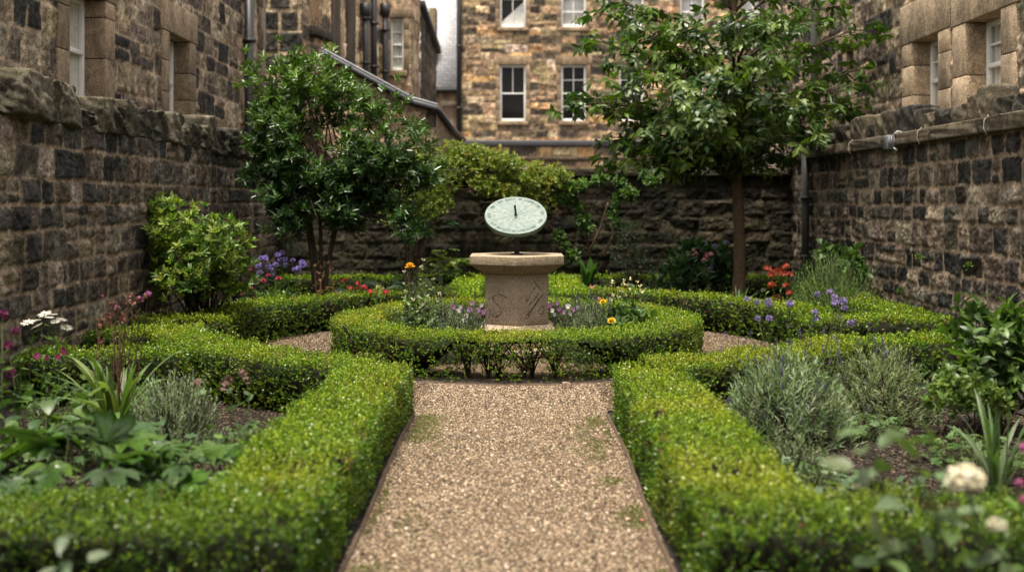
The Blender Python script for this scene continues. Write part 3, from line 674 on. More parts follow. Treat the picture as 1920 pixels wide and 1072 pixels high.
m_ = MB(); slope_bar(m_, (0, lz0 + .092), (W_ * .8, lz0 + (lz1 - lz0) * .86 + .092), -.12, .3, .05, (.17, .17, .19)); slope_bar(m_, (W_ * .8, lz0 + (lz1 - lz0) * .86 + .092), (W_ + .04, lz1 + .112), -.12, .3, .05, (.17, .17, .19)); m_.build("lead_roll", M_lead, h5, bevel=.02)
ex = P(866, 262, 24.0) - Vector((lx0, LY, 0)); m_ = MB()
m_.add([(W_, 0, 0), (ex.x, ex.y, 0), (ex.x, ex.y, ex.z), (W_, 0, lz1)], [(0, 1, 2, 3)], (.26, .195, .135)); m_.build("return_wall", M_far, h5)
m_ = MB(); m_.tube([(W_ + .03, -.03, lz1 + .05), (W_ * .5 + ex.x * .5 + .06, ex.y * .5, (lz1 + ex.z) / 2 - .05), (ex.x + .05, ex.y, ex.z)], .06, .05, 8, (.06, .06, .065)); m_.build("gutter", M_iron, h5, True)
MB().add([(.03, .06, 0), (W_ - .03, .06, 0), (ex.x - .05, ex.y, 0), (.03, ex.y, 0), (.03, .06, lz0 - .1), (W_ - .03, .06, lz1 - .06), (ex.x - .05, ex.y, ex.z - .06), (.03, ex.y, lz0 - .1)],
         [(0, 1, 5, 4), (1, 2, 6, 5), (2, 3, 7, 6), (3, 0, 4, 7), (4, 5, 6, 7)], (.05, .045, .04)).build("inner_walls", M_far, h5)

# slate roofed house in the gap
SY = 44.0
sx0, _z = P(770, 0, SY).x, 0; sx1 = P(857, 0, SY).x; ez = P(0, 165, SY).z; rz_ = P(0, -60, SY).z
h6 = thing("slate_roofed_house", "pale grey slate roof of the house in the gap beside the tenement", "house", (sx0, SY, 0), 0)
SW = sx1 - sx0 + .3
masonry(SW, ez, .06, (.25, .4), (.5, 1.0), 95, [((.3, .215, .145), 3), ((.24, .17, .115), 3)], (.3, .22, .15), .02, .015, .01, .02, .1).build("masonry", M_far, h6, True)
rl = math.hypot(rz_ - ez, 4.5); m_ = MB(); m_.box((0, 0, -.05), (SW, rl, 0.0), (.3, .3, .32)); o = m_.build("slate_roof", M_slate, h6); o.location = (0, -.25, ez); o.rotation_euler = (math.atan2(rz_ - ez, 4.5), 0, 0)
MB().box((0, .15, 0), (SW, 5, ez - .1), (.2, .15, .1)).build("inner_walls", M_far, h6)
m_ = MB(); m_.box((0, -.34, ez - .16), (SW, -.2, ez - .04), (.06, .06, .065)); m_.build("gutter", M_iron, h6, bevel=.02)
cxx = P(808, 0, SY - .2).x - sx0; m_ = MB(); m_.box((cxx - .16, .6, ez), (cxx + .16, 1.2, P(0, 10, SY).z), (.22, .18, .11)); m_.build("chimney", M_far, h6, bevel=.02)
dx = P(838, 0, SY).x - sx0; MB().box((dx - .05, -.05, 0), (dx + .45, .02, P(0, 200, SY).z), (.12, .075, .05)).build("doorway", M_plain, h6)
MB().box((dx - .2, -.07, P(0, 200, SY).z + .003), (dx + .55, .02, P(0, 190, SY).z), (.45, .36, .27)).build("door_lintel", M_ashlar, h6)

# drainpipes
def pipe(name, label, x, y, z0, z1, r, col, nx=0, ny=-1, br=(1.0, 2.2), hop=False, off=.1):
    t = thing(name, label, "drainpipe", (x, y, 0)); MB().tube([(0, 0, z0), (0, 0, (z0 + z1) / 2), (0, 0, z1)], r, r, 14, col).build("pipe", M_iron, t, True)
    for z in br:
        m_ = MB(); m_.tube([(0, 0, z - .03), (0, 0, z + .03)], r * 1.28, None, 14, col); m_.box((-.02 - abs(nx) * 0 + min(0, -nx * off), -.02 + min(0, -ny * off), z - .015), (.02 + max(0, -nx * off), .02 + max(0, -ny * off), z + .015), col); m_.build("bracket", M_iron, t)
    if hop: MB().tube([(0, 0, z1 - .35), (0, 0, z1 - .2), (0, 0, z1)], np.array([r, r * 1.7, r * 1.9]), None, 8, col).build("hopper", M_iron, t)
    return t
BLK = (.018, .018, .02)
pipe("drainpipe", "black drainpipe at the corner of the dark house, beside the glossy small tree", -4.5, 17.93, 0, 5.55, .078, BLK, -1, 0, (2.4, 4.2))
pipe("drainpipe", "dark green drainpipe down the lighter garden wall by the shaded corner", RX - .1, 15.45, 0, 2.3, .055, (.05, .05, .046), -1, 0, (.7, 1.55))
pipe("drainpipe", "grey drainpipe on the tan house seen through the large tree's leaves", 4.9, P(0, 0, 1).y * 4.9 * 2000 / (1527 - CX), 1.8, 7, .065, (.08, .078, .075), -1, 0, (2.9, 4.0))
pipe("drainpipe", "black drainpipe down the edge of the sandstone tenement", xT(861), TY - .12, zT(266), 12, .09, BLK, 0, -1, (5, 7.3))
for px, hop_, lab in ((676, True, "black drainpipe with a small hopper, first on the sandstone wing"), (692, False, "thin black drainpipe in the middle of the sandstone wing"), (713, True, "black drainpipe with the large hopper head beside the narrow window")):
    q = on_wing(px) / ln; pt = d0 + (d1 - d0) * q; pipe("drainpipe", lab, pt.x + .12, pt.y - .02, 3.0, P(0, 8, pt.y).z if hop_ else 7.3, .07, BLK, -1, 0, (4.6, 5.6), hop_)

# floodlight and its cable on the wall ledge
def ywall(px, X=RX): return X * FPX / (px - CX)
fy = ywall(1694); fz = EYE + (HY - 266) / FPX * fy
fl = thing("floodlight", "small grey floodlight clamped under the wall ledge", "lamp", (RX - .13, fy, fz))
MB().box((-.07, -.05, -.085), (.05, .09, .07), (.12, .125, .13)).build("housing", M_plain, fl, bevel=.012)
MB().box((-.075, .0, -.055), (-.071, .066, .05), (.05, .055, .06)).build("lens", M_glass, fl)
m_ = MB()
for k in range(4): m_.box((-.055 + k * .028, -.066, -.06), (-.045 + k * .028, -.048, .055), (.15, .155, .16))
m_.build("cooling_fin", M_plain, fl)
m_ = MB(); m_.tube([(.0, -.06, .07), (.04, -.07, .11), (.09, -.05, .1), (.12, -.02, .06)], .012, .012, 6, (.3, .31, .32)); m_.tube([(0, -.06, -.07), (.03, -.08, -.1), (.02, -.06, -.13)], .008, .008, 6, (.3, .31, .32)); m_.build("mounting_bracket", M_plain, fl, True)
for i, (pa, lab) in enumerate((((1612, 1618, 1622, 1625), "pale cable loop hanging over the ledge between floodlight and drainpipe"), ((1745, 1741, 1744, 1747), "short pale cable loop just past the floodlight"), ((1874, 1870, 1869, 1870), "pale cable tie round the ledge near the far house window"))):
    yy = ywall(pa[0]); m_ = MB(); m_.tube([(RX - .02, yy + .15, 2.262), (RX - .08, yy + .04, 2.27), (RX - .135, yy, 2.22), (RX - .14, yy + .01, 2.15), (RX - .12, yy - .02, 2.09)], .005, .005, 6, (.24, .215, .18))
    tag(m_.build("cable", M_plain, None, True), lab, "cable")

# ------------------------------------------------------------------ pedestal and sundial
def hexring(s, z, rot=-90): return [(s * math.cos(math.radians(rot + 60 * k)), s * math.sin(math.radians(rot + 60 * k)), z) for k in range(6)]
def loft(prof, sub=1):
    m_ = MB(); V = []
    for s, z in prof: V += hexring(s, z)
    n = len(prof); F = [(i * 6 + j, i * 6 + (j + 1) % 6, i * 6 + 6 + (j + 1) % 6, i * 6 + 6 + j) for i in range(n - 1) for j in range(6)]
    m_.add(V, [np.array(F), np.array([[5, 4, 3, 2, 1, 0]]), np.array([[(n - 1) * 6 + j for j in range(6)]])]); return m_
ped = thing("stone_pedestal", "six-sided pink granite pedestal with carved marks inside the circular hedge", "pedestal", (RC[0], RC[1], 0))
loft([(.5, .02), (.5, .10)]).build("step", M_granite, ped, bevel=.012)
loft([(.43, .1), (.43, .27), (.385, .315)]).build("plinth", M_granite, ped, bevel=.012)
loft([(.352, .318), (.352, .812)]).build("shaft", M_granite, ped, bevel=.009)
loft([(.372, .806), (.517, .894), (.522, .899), (.522, .977), (.519, .98)]).build("cap", M_granite, ped, bevel=.004)
M_carve = mat_attr("carved_groove", .95, .1, 60, .3, .001)
def carve(face, pts, r_=.0045):
    s = .352; L0 = Vector((-s * math.cos(math.pi / 6), -s / 2)); F0 = Vector((0, -s)); R0 = Vector((s * math.cos(math.pi / 6), -s / 2))
    a, b = (L0, F0) if face == 0 else (F0, R0); x0, x1 = (300, 635) if face == 0 else (640, 978)
    q = []
    for (x, y) in pts:
        t = (x - x0) / (x1 - x0); p = a.lerp(b, t); zt = .812 - (y - 322) / (895 - 322) * .494; q.append((p.x, p.y, zt))
    q = np.array(q)
    if len(q) > 2:       # smooth the stroke
        t = np.linspace(0, len(q) - 1, len(q) * 4); q = np.stack([np.interp(t, np.arange(len(q)), q[:, i]) for i in range(3)], -1); q[1:-1] = (q[:-2] + q[1:-1] + q[2:]) / 3
    n = Vector((-.5, -.866, 0)) if face == 0 else Vector((.5, -.866, 0)); q = q - np.array(n) * .0025
    m_ = MB(); w = np.full(len(q), r_); w[0] *= .5; w[-1] *= .5; m_.tube(q, w, None, 6, (.035, .025, .018)); return m_.build("carving", M_carve, ped, True)
for pts in ([(430, 552), (480, 565), (535, 592)], [(375, 590), (385, 632), (420, 665), (458, 682)], [(382, 770), (388, 800), (402, 818), (440, 800), (470, 770), (474, 742)], [(408, 812), (425, 798), (432, 785)], [(395, 620), (380, 605), (400, 575), (425, 560)], [(538, 722), (542, 728)]): carve(0, pts)
for pts in ([(820, 400), (860, 460), (908, 525)], [(850, 460), (800, 520), (770, 590), (732, 662)], [(882, 530), (835, 610), (760, 682)], [(932, 540), (862, 640), (800, 735), (755, 815)], [(882, 600), (800, 720), (728, 806)],
            [(728, 806), (748, 826), (772, 792), (760, 772)], [(910, 680), (934, 730), (915, 776), (890, 785), (870, 750), (885, 712), (910, 682)], [(740, 558), (756, 590), (730, 630)], [(714, 508), (718, 514)], [(925, 516), (930, 526)],
            [(900, 862), (940, 882)], [(895, 830), (925, 850)], [(820, 610), (880, 602)], [(850, 470), (870, 520)]): carve(1, pts)

DZ = EYE - 25 / FPX * RC[1]
sd_ = thing("sundial", "pale verdigris sundial disc tilted on a black post, standing on the granite pedestal", "sundial", (0, RC[1], .98))
dz = DZ - .98
MB().box((-.06, -.06, 0), (.06, .06, .014), BLK).build("base_plate", M_iron, sd_, bevel=.003)
MB().box((-.026, -.02, .014), (.026, .02, dz - .012), BLK).build("post", M_iron, sd_, bevel=.003)
dial = MB(); k = 96; an = np.arange(k) / k * 2 * np.pi; R_ = .307
V = []
for rr_, z in ((R_ * .97, -.045), (R_, -.04), (R_, -.002), (R_ - .004, .0)): V.append(np.stack([rr_ * np.cos(an), rr_ * np.sin(an), 0 * an + z], -1))
i = np.arange(3)[:, None] * k; j = np.arange(k)[None]; j2 = (j + 1) % k
dial.add(np.concatenate(V), [np.stack([i + j, i + j2, i + k + j2, i + k + j], -1).reshape(-1, 4), np.arange(k)[None, ::-1]], (.055, .09, .072))
do = dial.build("dial", M_plain, sd_); do.location = (-.01, 0, dz); do.rotation_euler = (math.radians(36), 0, 0)
MB().add(np.stack([(R_ - .004) * np.cos(an), (R_ - .004) * np.sin(an), 0 * an + .0005], -1), np.arange(k)[None]).build("dial_face", M_dial, do)
INK = (.05, .075, .065); lines = []
for (x, y) in ((805, 90), (1070, 110), (1300, 200), (1460, 360), (1480, 550), (1320, 790), (1090, 880), (830, 910), (570, 910), (345, 815), (180, 660), (140, 410), (310, 245), (545, 150)):
    lines.append(math.atan2((515 - y) / 435, (x - 818) / 745))
m_ = MB()
for a in lines:
    c, s = math.cos(a), math.sin(a); w = .0019; p0, p1 = .03, .285
    m_.add([(p0 * c + w * s, p0 * s - w * c, .0014), (p1 * c + w * s, p1 * s - w * c, .0014), (p1 * c - w * s, p1 * s + w * c, .0014), (p0 * c - w * s, p0 * s + w * c, .0014)], [(0, 1, 2, 3)], INK)
m_.build("hour_line", M_iron, do)
words_ = ["EI", "LOBEJ", "C'BI", "OB", "I\u00b7VB", "KOBI", "LVEI", "IV IB", "BOCI", "LOI", "LIOI", "BIJI", "BO", "BAOI", "L\u00b7EBN"]
def lettering(txt, a, size, rad):
    cu = bpy.data.curves.new("lettering", 'FONT'); cu.body = txt; cu.size = size; cu.offset = .0008; cu.align_x = 'CENTER'; cu.align_y = 'CENTER'
    to = bpy.data.objects.new("lettering", cu); link(to); dg = bpy.context.evaluated_depsgraph_get(); dg.update()
    me = bpy.data.meshes.new_from_object(to.evaluated_get(dg)); bpy.data.objects.remove(to)
    me.materials.clear(); me.materials.append(M_ink); o = link(bpy.data.objects.new("lettering", me)); o.parent = do
    o.location = (rad * math.cos(a), rad * math.sin(a), .0018); o.rotation_euler = (0, 0, a - math.pi / 2 if math.sin(a) > -.2 else a + math.pi / 2)
M_ink, nt_, b_ = newmat("engraved_ink"); b_.inputs['Base Color'].default_value = (.03, .05, .045, 1); b_.inputs['Roughness'].default_value = .8
al = sorted([a % (2 * math.pi) for a in lines], reverse=True)
st = [i for i, a in enumerate(al) if abs(a - math.pi / 2) < .15][0]; al = al[st:] + al[:st]
for i in range(14):
    a, b = al[i], al[(i + 1) % 14]
    if b > a: b -= 2 * math.pi
    lettering(words_[i], (a + b) / 2, .043, .262)
m_ = MB(); m_.tube([(0, 0, 0), (-.004, .0, .06), (-.010, .0, .118)], .0105, .0115, 12, (.03, .055, .05)); m_.tube([(0, 0, 0), (0, 0, .006)], .02, .016, 14, (.03, .05, .045)); m_.build("gnomon", M_iron, do, False)

# ------------------------------------------------------------------ clipped box hedges
BOXC = [(.145, .215, .011), (.125, .2, .011), (.1, .172, .010), (.175, .24, .013), (.082, .15, .010)]
def hedge(label, path, w, h, dens=850, LL=.019, closed=False, seed=0, keep=None, core=True, z_core=None, core_gap=None, ends=(True, True), yellow=.5, group=None, tone_k=1.0):
    r = np.random.default_rng(seed + 700); path = np.array(path, float)
    if closed: path = np.concatenate([path, path[:1]])
    seg = np.linalg.norm(np.diff(path, axis=0), axis=1); cum = np.concatenate([[0], np.cumsum(seg)]); Ltot = cum[-1]
    def at(s):
        x = np.interp(s, cum, path[:, 0]); y = np.interp(s, cum, path[:, 1]); e = .02
        s0, s1 = np.clip(s - e, 0, Ltot), np.clip(s + e, 0, Ltot)
        t = nrm(np.stack([np.interp(s1, cum, path[:, 0]) - np.interp(s0, cum, path[:, 0]), np.interp(s1, cum, path[:, 1]) - np.interp(s0, cum, path[:, 1])], -1))
        return np.stack([x, y], -1), t, np.stack([-t[:, 1], t[:, 0]], -1)
    A = [Ltot * w, Ltot * h, Ltot * h, w * h * ends[0] * (not closed), w * h * ends[1] * (not closed)]
    Ps, Ns = [], []
    for kind, area in enumerate(A):
        n = int(area * dens * (1.7 if kind == 0 else 1.45))
        if n < 1: continue
        if kind == 0:
            s = r.uniform(0, Ltot, n); lat = r.uniform(-w / 2, w / 2, n); z = np.full(n, h); c, t, q = at(s)
            ed = np.clip((np.abs(lat) - w / 2 + .06) / .06, 0, 1); z = z - .035 * ed ** 2
            nn = np.stack([q[:, 0] * np.sign(lat) * ed * .7, q[:, 1] * np.sign(lat) * ed * .7, np.ones(n)], -1)
        elif kind < 3:
            s = r.uniform(0, Ltot, n); sg = 1 if kind == 1 else -1; z = r.uniform(.02, h, n); c, t, q = at(s); lat = sg * w / 2 * (.9 + .1 * z / h) * np.ones(n)
            nn = np.stack([q[:, 0] * sg, q[:, 1] * sg, 0 * s + .1], -1)
        else:
            e0 = kind == 3; s = np.full(n, 0.0 if e0 else Ltot); lat = r.uniform(-w / 2, w / 2, n); z = r.uniform(.02, h, n); c, t, q = at(s); sg = -1 if e0 else 1
            nn = np.stack([t[:, 0] * sg, t[:, 1] * sg, 0 * s + .1], -1)
        p = np.concatenate([c + q * lat[:, None], z[:, None]], 1); nn = nrm(nn)
        bumpy = .085 * (fbm(p[:, 0] * 3.1 + p[:, 2] * 2, p[:, 1] * 3.1 + p[:, 2] * 3, 140) - .5) - np.abs(r.normal(0, .026, n))
        Ps.append(p + nn * bumpy[:, None]); Ns.append(nn)
    p = np.concatenate(Ps); nn = np.concatenate(Ns)
    # small bare patches, as in any clipped hedge
    bare = fbm(p[:, 0] * 6 + p[:, 2] * 4, p[:, 1] * 6 - p[:, 2] * 5, 150); kp = (r.random(len(p)) < np.clip((bare - .24) * 7, .3, 1)) & (p[:, 2] > .015)
    if keep is not None: kp &= r.random(len(p)) < keep(p)
    p, nn = p[kp], nn[kp]; n = len(p)
    D = nrm(nn * .75 + np.array([0, 0, .38]) + r.normal(0, .38, (n, 3)))
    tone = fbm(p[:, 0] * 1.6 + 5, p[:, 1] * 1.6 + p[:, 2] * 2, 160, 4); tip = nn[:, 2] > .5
    c = pick(r, BOXC, n, .25)
    yl = np.clip((tone - .5) * 5, 0, 1)[:, None] * yellow; c = c * (1 - yl) + np.array([.215, .235, .016]) * yl * r.uniform(.7, 1.2, (n, 1)) + 0 * c
    old_shaded = (~tip & (r.random(n) < .6))[:, None]; c = np.where(old_shaded, c * np.array([.45, .62, .8]), c)
    new = (tip & (r.random(n) < .55))[:, None]; c = np.where(new, c * np.array([1.3, 1.22, 1.0]), c)      # fresh shoots on top, lightened further as painted top light      # older side leaves, darkened further as painted shade
    brown = ((r.random(n) < .012) | ((bare[kp] < .3) & (r.random(n) < .3)))[:, None]; c = np.where(brown, np.array([.14, .075, .03]), c)
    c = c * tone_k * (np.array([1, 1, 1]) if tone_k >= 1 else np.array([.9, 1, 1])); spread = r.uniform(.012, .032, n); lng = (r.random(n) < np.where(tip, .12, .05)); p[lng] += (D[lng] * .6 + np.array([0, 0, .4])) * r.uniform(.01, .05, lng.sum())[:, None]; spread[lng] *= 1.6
    t = thing("box_hedge", label, "hedge", (path[0, 0], path[0, 1], 0), 0, group)
    off = np.array([path[0, 0], path[0, 1], 0]); mb = MB()
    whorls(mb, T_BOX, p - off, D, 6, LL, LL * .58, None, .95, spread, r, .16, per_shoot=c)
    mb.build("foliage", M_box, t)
    if core:
        ss = np.linspace(0, Ltot, max(int(Ltot / .06), 3)); c2, tt, q = at(ss); i_ = .085; prof = [(-w / 2 + i_, .0), (-w / 2 + i_, h - .11), (-w / 2 + i_ + .04, h - .075), (w / 2 - i_ - .04, h - .075), (w / 2 - i_, h - .11), (w / 2 - i_, .0)]
        cutoff = .0
        if not closed: c2[0] += tt[0] * .05; c2[-1] -= tt[-1] * .05
        V = np.stack([np.concatenate([c2 + q * a, np.full((len(ss), 1), b)], 1) for a, b in prof], 1)
        V = V + (r.random(V.shape) - .5) * .02
        if core_gap is not None:
            lo = (z_core * core_gap(c2))[:, None]; V[..., 2] = np.maximum(V[..., 2], lo)
        K = len(prof); n_ = len(ss); ii = (np.arange(n_ - 1) * K)[:, None]; j = np.arange(K)[None]; j2 = (j + 1) % K
        F = np.stack([ii + j, ii + K + j, ii + K + j2, ii + j2], -1).reshape(-1, 4)
        cm = MB(); cm.add(V.reshape(-1, 3) - off, [F, np.arange(K)[None], (np.arange(K)[::-1] + (n_ - 1) * K)[None]], np.array([.009, .010, .005]) * r.uniform(.6, 1.5, (n_ * K, 1)))
        cm.build("shade_core", M_twig, t)  # solid near-black core, its colour stands for the shade between the leaves
    return t

def arc(rad, a0, a1, side, n=40, c=RC):
    a = np.radians(np.linspace(a0, a1, n)); return np.stack([c[0] + side * rad * np.sin(a), c[1] - rad * np.cos(a)], -1)
def line(a, b, n=12): return np.stack([np.linspace(a[0], b[0], n), np.linspace(a[1], b[1], n)], -1)

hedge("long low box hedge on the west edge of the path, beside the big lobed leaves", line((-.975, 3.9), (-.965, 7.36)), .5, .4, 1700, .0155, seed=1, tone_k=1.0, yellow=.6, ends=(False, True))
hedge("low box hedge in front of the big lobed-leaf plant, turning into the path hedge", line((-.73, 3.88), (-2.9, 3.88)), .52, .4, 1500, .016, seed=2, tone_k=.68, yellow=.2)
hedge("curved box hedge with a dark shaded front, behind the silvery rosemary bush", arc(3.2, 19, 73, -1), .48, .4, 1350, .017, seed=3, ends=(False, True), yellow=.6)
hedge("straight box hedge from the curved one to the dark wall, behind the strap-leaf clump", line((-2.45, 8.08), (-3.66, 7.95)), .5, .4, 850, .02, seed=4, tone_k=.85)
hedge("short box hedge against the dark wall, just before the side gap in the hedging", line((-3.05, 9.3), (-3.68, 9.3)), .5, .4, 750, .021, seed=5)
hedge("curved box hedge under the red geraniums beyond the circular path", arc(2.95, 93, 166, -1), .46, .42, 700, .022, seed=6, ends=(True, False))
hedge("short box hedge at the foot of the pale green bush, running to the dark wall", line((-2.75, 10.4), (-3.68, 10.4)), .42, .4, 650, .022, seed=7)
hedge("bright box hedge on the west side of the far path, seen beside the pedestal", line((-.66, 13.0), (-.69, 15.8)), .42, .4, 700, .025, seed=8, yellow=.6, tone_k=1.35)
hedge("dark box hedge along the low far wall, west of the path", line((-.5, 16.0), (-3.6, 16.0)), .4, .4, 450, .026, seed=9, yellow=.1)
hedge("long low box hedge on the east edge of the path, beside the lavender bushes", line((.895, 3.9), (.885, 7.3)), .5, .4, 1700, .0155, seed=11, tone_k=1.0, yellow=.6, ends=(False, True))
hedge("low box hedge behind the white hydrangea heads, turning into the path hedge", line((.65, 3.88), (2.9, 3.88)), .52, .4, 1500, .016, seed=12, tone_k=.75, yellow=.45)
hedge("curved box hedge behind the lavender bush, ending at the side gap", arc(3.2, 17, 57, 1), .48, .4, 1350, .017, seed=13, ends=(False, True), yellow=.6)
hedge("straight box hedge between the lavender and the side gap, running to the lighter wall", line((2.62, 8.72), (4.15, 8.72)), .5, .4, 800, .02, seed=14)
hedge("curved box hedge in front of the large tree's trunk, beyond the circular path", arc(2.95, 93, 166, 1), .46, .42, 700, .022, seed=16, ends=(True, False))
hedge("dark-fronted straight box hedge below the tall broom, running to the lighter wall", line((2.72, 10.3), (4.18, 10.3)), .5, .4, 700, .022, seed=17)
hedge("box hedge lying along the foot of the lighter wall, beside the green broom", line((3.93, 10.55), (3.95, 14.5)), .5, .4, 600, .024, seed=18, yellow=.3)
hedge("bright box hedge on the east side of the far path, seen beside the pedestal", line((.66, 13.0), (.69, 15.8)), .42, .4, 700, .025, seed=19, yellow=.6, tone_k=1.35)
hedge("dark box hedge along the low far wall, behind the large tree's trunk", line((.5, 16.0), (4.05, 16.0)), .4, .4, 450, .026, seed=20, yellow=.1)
# the ring, thin at the bottom in front of the pedestal
def ring_keep(p):
    inx = np.clip((.62 - np.abs(p[:, 0] - .02)) / .14, 0, 1); low = np.clip((.25 + .1 * (fbm(p[:, 0] * 5, p[:, 1] * 5, 172) - .5) * 2 - p[:, 2]) / .07, 0, 1); front = p[:, 1] < RC[1] - 1.0
    pat = np.clip((fbm(p[:, 0] * 7 + 2, p[:, 2] * 7, 170, 3) - .38) * 5, .06, .8)
    gapx = np.exp(-((p[:, 0] - .19) / .13) ** 2) + .85 * np.exp(-((p[:, 0] + .28) / .17) ** 2); return np.where(front, 1 - np.clip(gapx, 0, 1) * low * (1 - pat * .3), 1)
ra_ = np.radians(np.arange(0, 360, 4) - 90)
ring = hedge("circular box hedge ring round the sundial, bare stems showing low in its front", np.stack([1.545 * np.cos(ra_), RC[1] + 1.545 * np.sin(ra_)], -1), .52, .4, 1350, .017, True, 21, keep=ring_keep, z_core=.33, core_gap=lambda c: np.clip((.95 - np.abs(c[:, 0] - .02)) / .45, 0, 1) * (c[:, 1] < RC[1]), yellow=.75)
r = np.random.default_rng(77); m_ = MB(); off = np.array(ring.location)
for bx in (-.42, -.25, -.12, .05, .16, .3):
    bx += r.normal(0, .02); by = RC[1] - 1.5 + r.normal(0, .07); base = np.array([bx, by, 0.02]); nb = 16
    az = r.uniform(0, 6.28, nb); le = r.uniform(.05, .26, nb); tt = np.linspace(0, 1, 7)[None, :, None]
    tips = np.stack([np.cos(az) * le, np.sin(az) * le * .7, r.uniform(.2, .38, nb)], -1)
    PT = base + tips[:, None] * np.concatenate([tt ** 1.5, tt ** 1.5, tt], -1) + np.cumsum(r.normal(0, .006, (nb, 7, 3)), 1)
    m_.stems(PT - off, np.linspace(.0075, .0025, 7)[None] * r.uniform(.6, 1.2, (nb, 1)), np.tile((.045, .03, .02), (nb, 1)) * r.uniform(.6, 1.4, (nb, 1)), 5)
m_.build("bare_stem", M_twig, ring)

# ------------------------------------------------------------------ shrubs and trees
def bez(a, b, c, n=8):
    t = np.linspace(0, 1, n)[:, None]; return (1 - t) ** 2 * np.array(a) + 2 * t * (1 - t) * np.array(b) + t * t * np.array(c)

def cloud(r, ell, n, shell=.5):
    ell = np.array(ell, float); vol = ell[:, 3] * ell[:, 4] * ell[:, 5]; k = r.choice(len(ell), n, p=vol / vol.sum())
    d = nrm(r.normal(size=(n, 3))); rad = r.uniform(shell ** 2, 1, n) ** .5
    lump = .78 + .45 * fbm(d[:, 0] * 2 + k * 3.3 + 5, d[:, 1] * 2 + d[:, 2] * 2.4, 180, 3)
    return ell[k, :3] + d * ell[k, 3:] * (rad * lump)[:, None], d

def shrub(name, label, cat, base, ell, shoots, m, L, W, T, cols, mat=None, up=.5, opn=.9, spread=.03, seed=0, branch=14, br=.012, shell=.5, bark=(.06, .042, .03), droop=0.0, jit=.22, group=None, base_r=.08, lift=None):
    r = np.random.default_rng(seed + 40); t = thing(name, label, cat, base, 0, group)
    p, d = cloud(r, ell, shoots, shell); k = p[:, 2] > .02; p, d = p[k], d[k]
    D = nrm(d * .7 + np.array([0, 0, up]) + r.normal(0, .3, p.shape)); mb = MB()
    whorls(mb, T, p, D, m, L, W, cols, opn, spread, r, jit, droop); mb.build("foliage", mat or M_leaf, t)
    if branch:
        bm_ = MB(); ids = r.choice(len(p), min(branch, len(p)), False)
        for q in p[ids]:
            b0 = np.array([r.normal(0, base_r), r.normal(0, base_r), 0]); mid = np.array([b0[0] * .6 + q[0] * .35, b0[1] * .6 + q[1] * .35, q[2] * .6])
            bm_.tube(bez(b0, mid, q, 8), br * r.uniform(.7, 1.3), br * .25, 6, np.array(bark) * r.uniform(.7, 1.3))
        bm_.build("branch", M_bark, t, True)
    return t, r

# pale green bush by the dark wall
bx = Vector((-3.2, 10.95, 0))
def E(px, py, Y, rx, ry, rz, b): p = P(px, py, Y) - b; return (p.x, p.y, p.z, rx, ry, rz)
shrub("rhododendron", "pale green broad-leaved bush standing against the dark stone wall", "bush", bx,
      [E(325, 430, 10.9, .42, .4, .33, bx), E(400, 460, 10.7, .42, .42, .3, bx), E(365, 520, 10.7, .5, .45, .26, bx), E(440, 510, 10.8, .25, .3, .25, bx), E(295, 500, 11.1, .2, .3, .25, bx), E(300, 390, 11, .2, .25, .16, bx)],
      620, 7, .085, .034, T_OVAL, [(.15, .21, .03), (.115, .175, .026), (.075, .135, .022), (.2, .25, .055), (.05, .1, .02)], up=.75, opn=1.2, spread=.02, seed=2, branch=46, br=.011, shell=.35, bark=(.05, .035, .025))

# glossy multi-stemmed small tree
tb = Vector((P(603, 0, 13.4).x, 13.4, 0))
ELL = [E(560, 250, 13.3, .62, .6, .5, tb), E(640, 225, 13.2, .6, .6, .5, tb), E(700, 290, 13.1, .55, .55, .45, tb), E(600, 160, 13.4, .45, .4, .35, tb), E(640, 340, 13.2, .75, .6, .35, tb),
       E(510, 180, 13.4, .28, .3, .4, tb), E(520, 310, 13.4, .35, .4, .3, tb), E(755, 300, 13.0, .35, .4, .32, tb), E(700, 200, 13.3, .4, .35, .35, tb), E(560, 120, 13.5, .28, .25, .3, tb), E(725, 380, 13.1, .4, .4, .22, tb), E(470, 130, 13.6, .12, .15, .2, tb), E(620, 105, 13.4, .1, .12, .2, tb), E(560, 395, 13.2, .35, .4, .2, tb), E(660, 415, 13.1, .45, .4, .18, tb), E(770, 400, 13.0, .3, .35, .2, tb), E(495, 250, 13.4, .3, .3, .3, tb), E(600, 290, 13.2, .55, .5, .4, tb), E(540, 420, 13.1, .3, .35, .18, tb), E(800, 340, 13.0, .22, .3, .25, tb), E(780, 250, 13.2, .2, .25, .2, tb), E(480, 330, 13.4, .2, .25, .2, tb), E(700, 440, 13.0, .3, .3, .13, tb), E(620, 400, 12.9, .5, .35, .22, tb), E(780, 430, 12.9, .3, .3, .15, tb), E(520, 370, 13.2, .3, .35, .22, tb)]
t_ = thing("glossy_tree", "small multi-stemmed tree with dark glossy leaves in the corner beyond the red geraniums", "tree", tb); r = np.random.default_rng(43)
p, d = cloud(r, ELL, 2600, .15); gap = fbm(p[:, 0] * 2.3 + 4, p[:, 2] * 2.3 + p[:, 1], 190, 3); p, d = p[gap > .4], d[gap > .4]
D = nrm(d * .75 + np.array([0, 0, .75]) + r.normal(0, .3, p.shape)); k = r.random(len(p)) < .16; p[k] += D[k] * r.uniform(.08, .3, (k.sum(), 1)); p[k, 2] += .05
top = np.clip((p[:, 2] - 1.7) / 1.4 + r.normal(0, .2, len(p)), 0, 1)[:, None]          # shoots grade yellower and lighter towards the top
c = pick(r, [(.032, .074, .02), (.042, .092, .022), (.026, .06, .022)], len(p), .2) * (1 - top) + pick(r, [(.085, .15, .018), (.07, .13, .018), (.055, .105, .02)], len(p), .2) * top
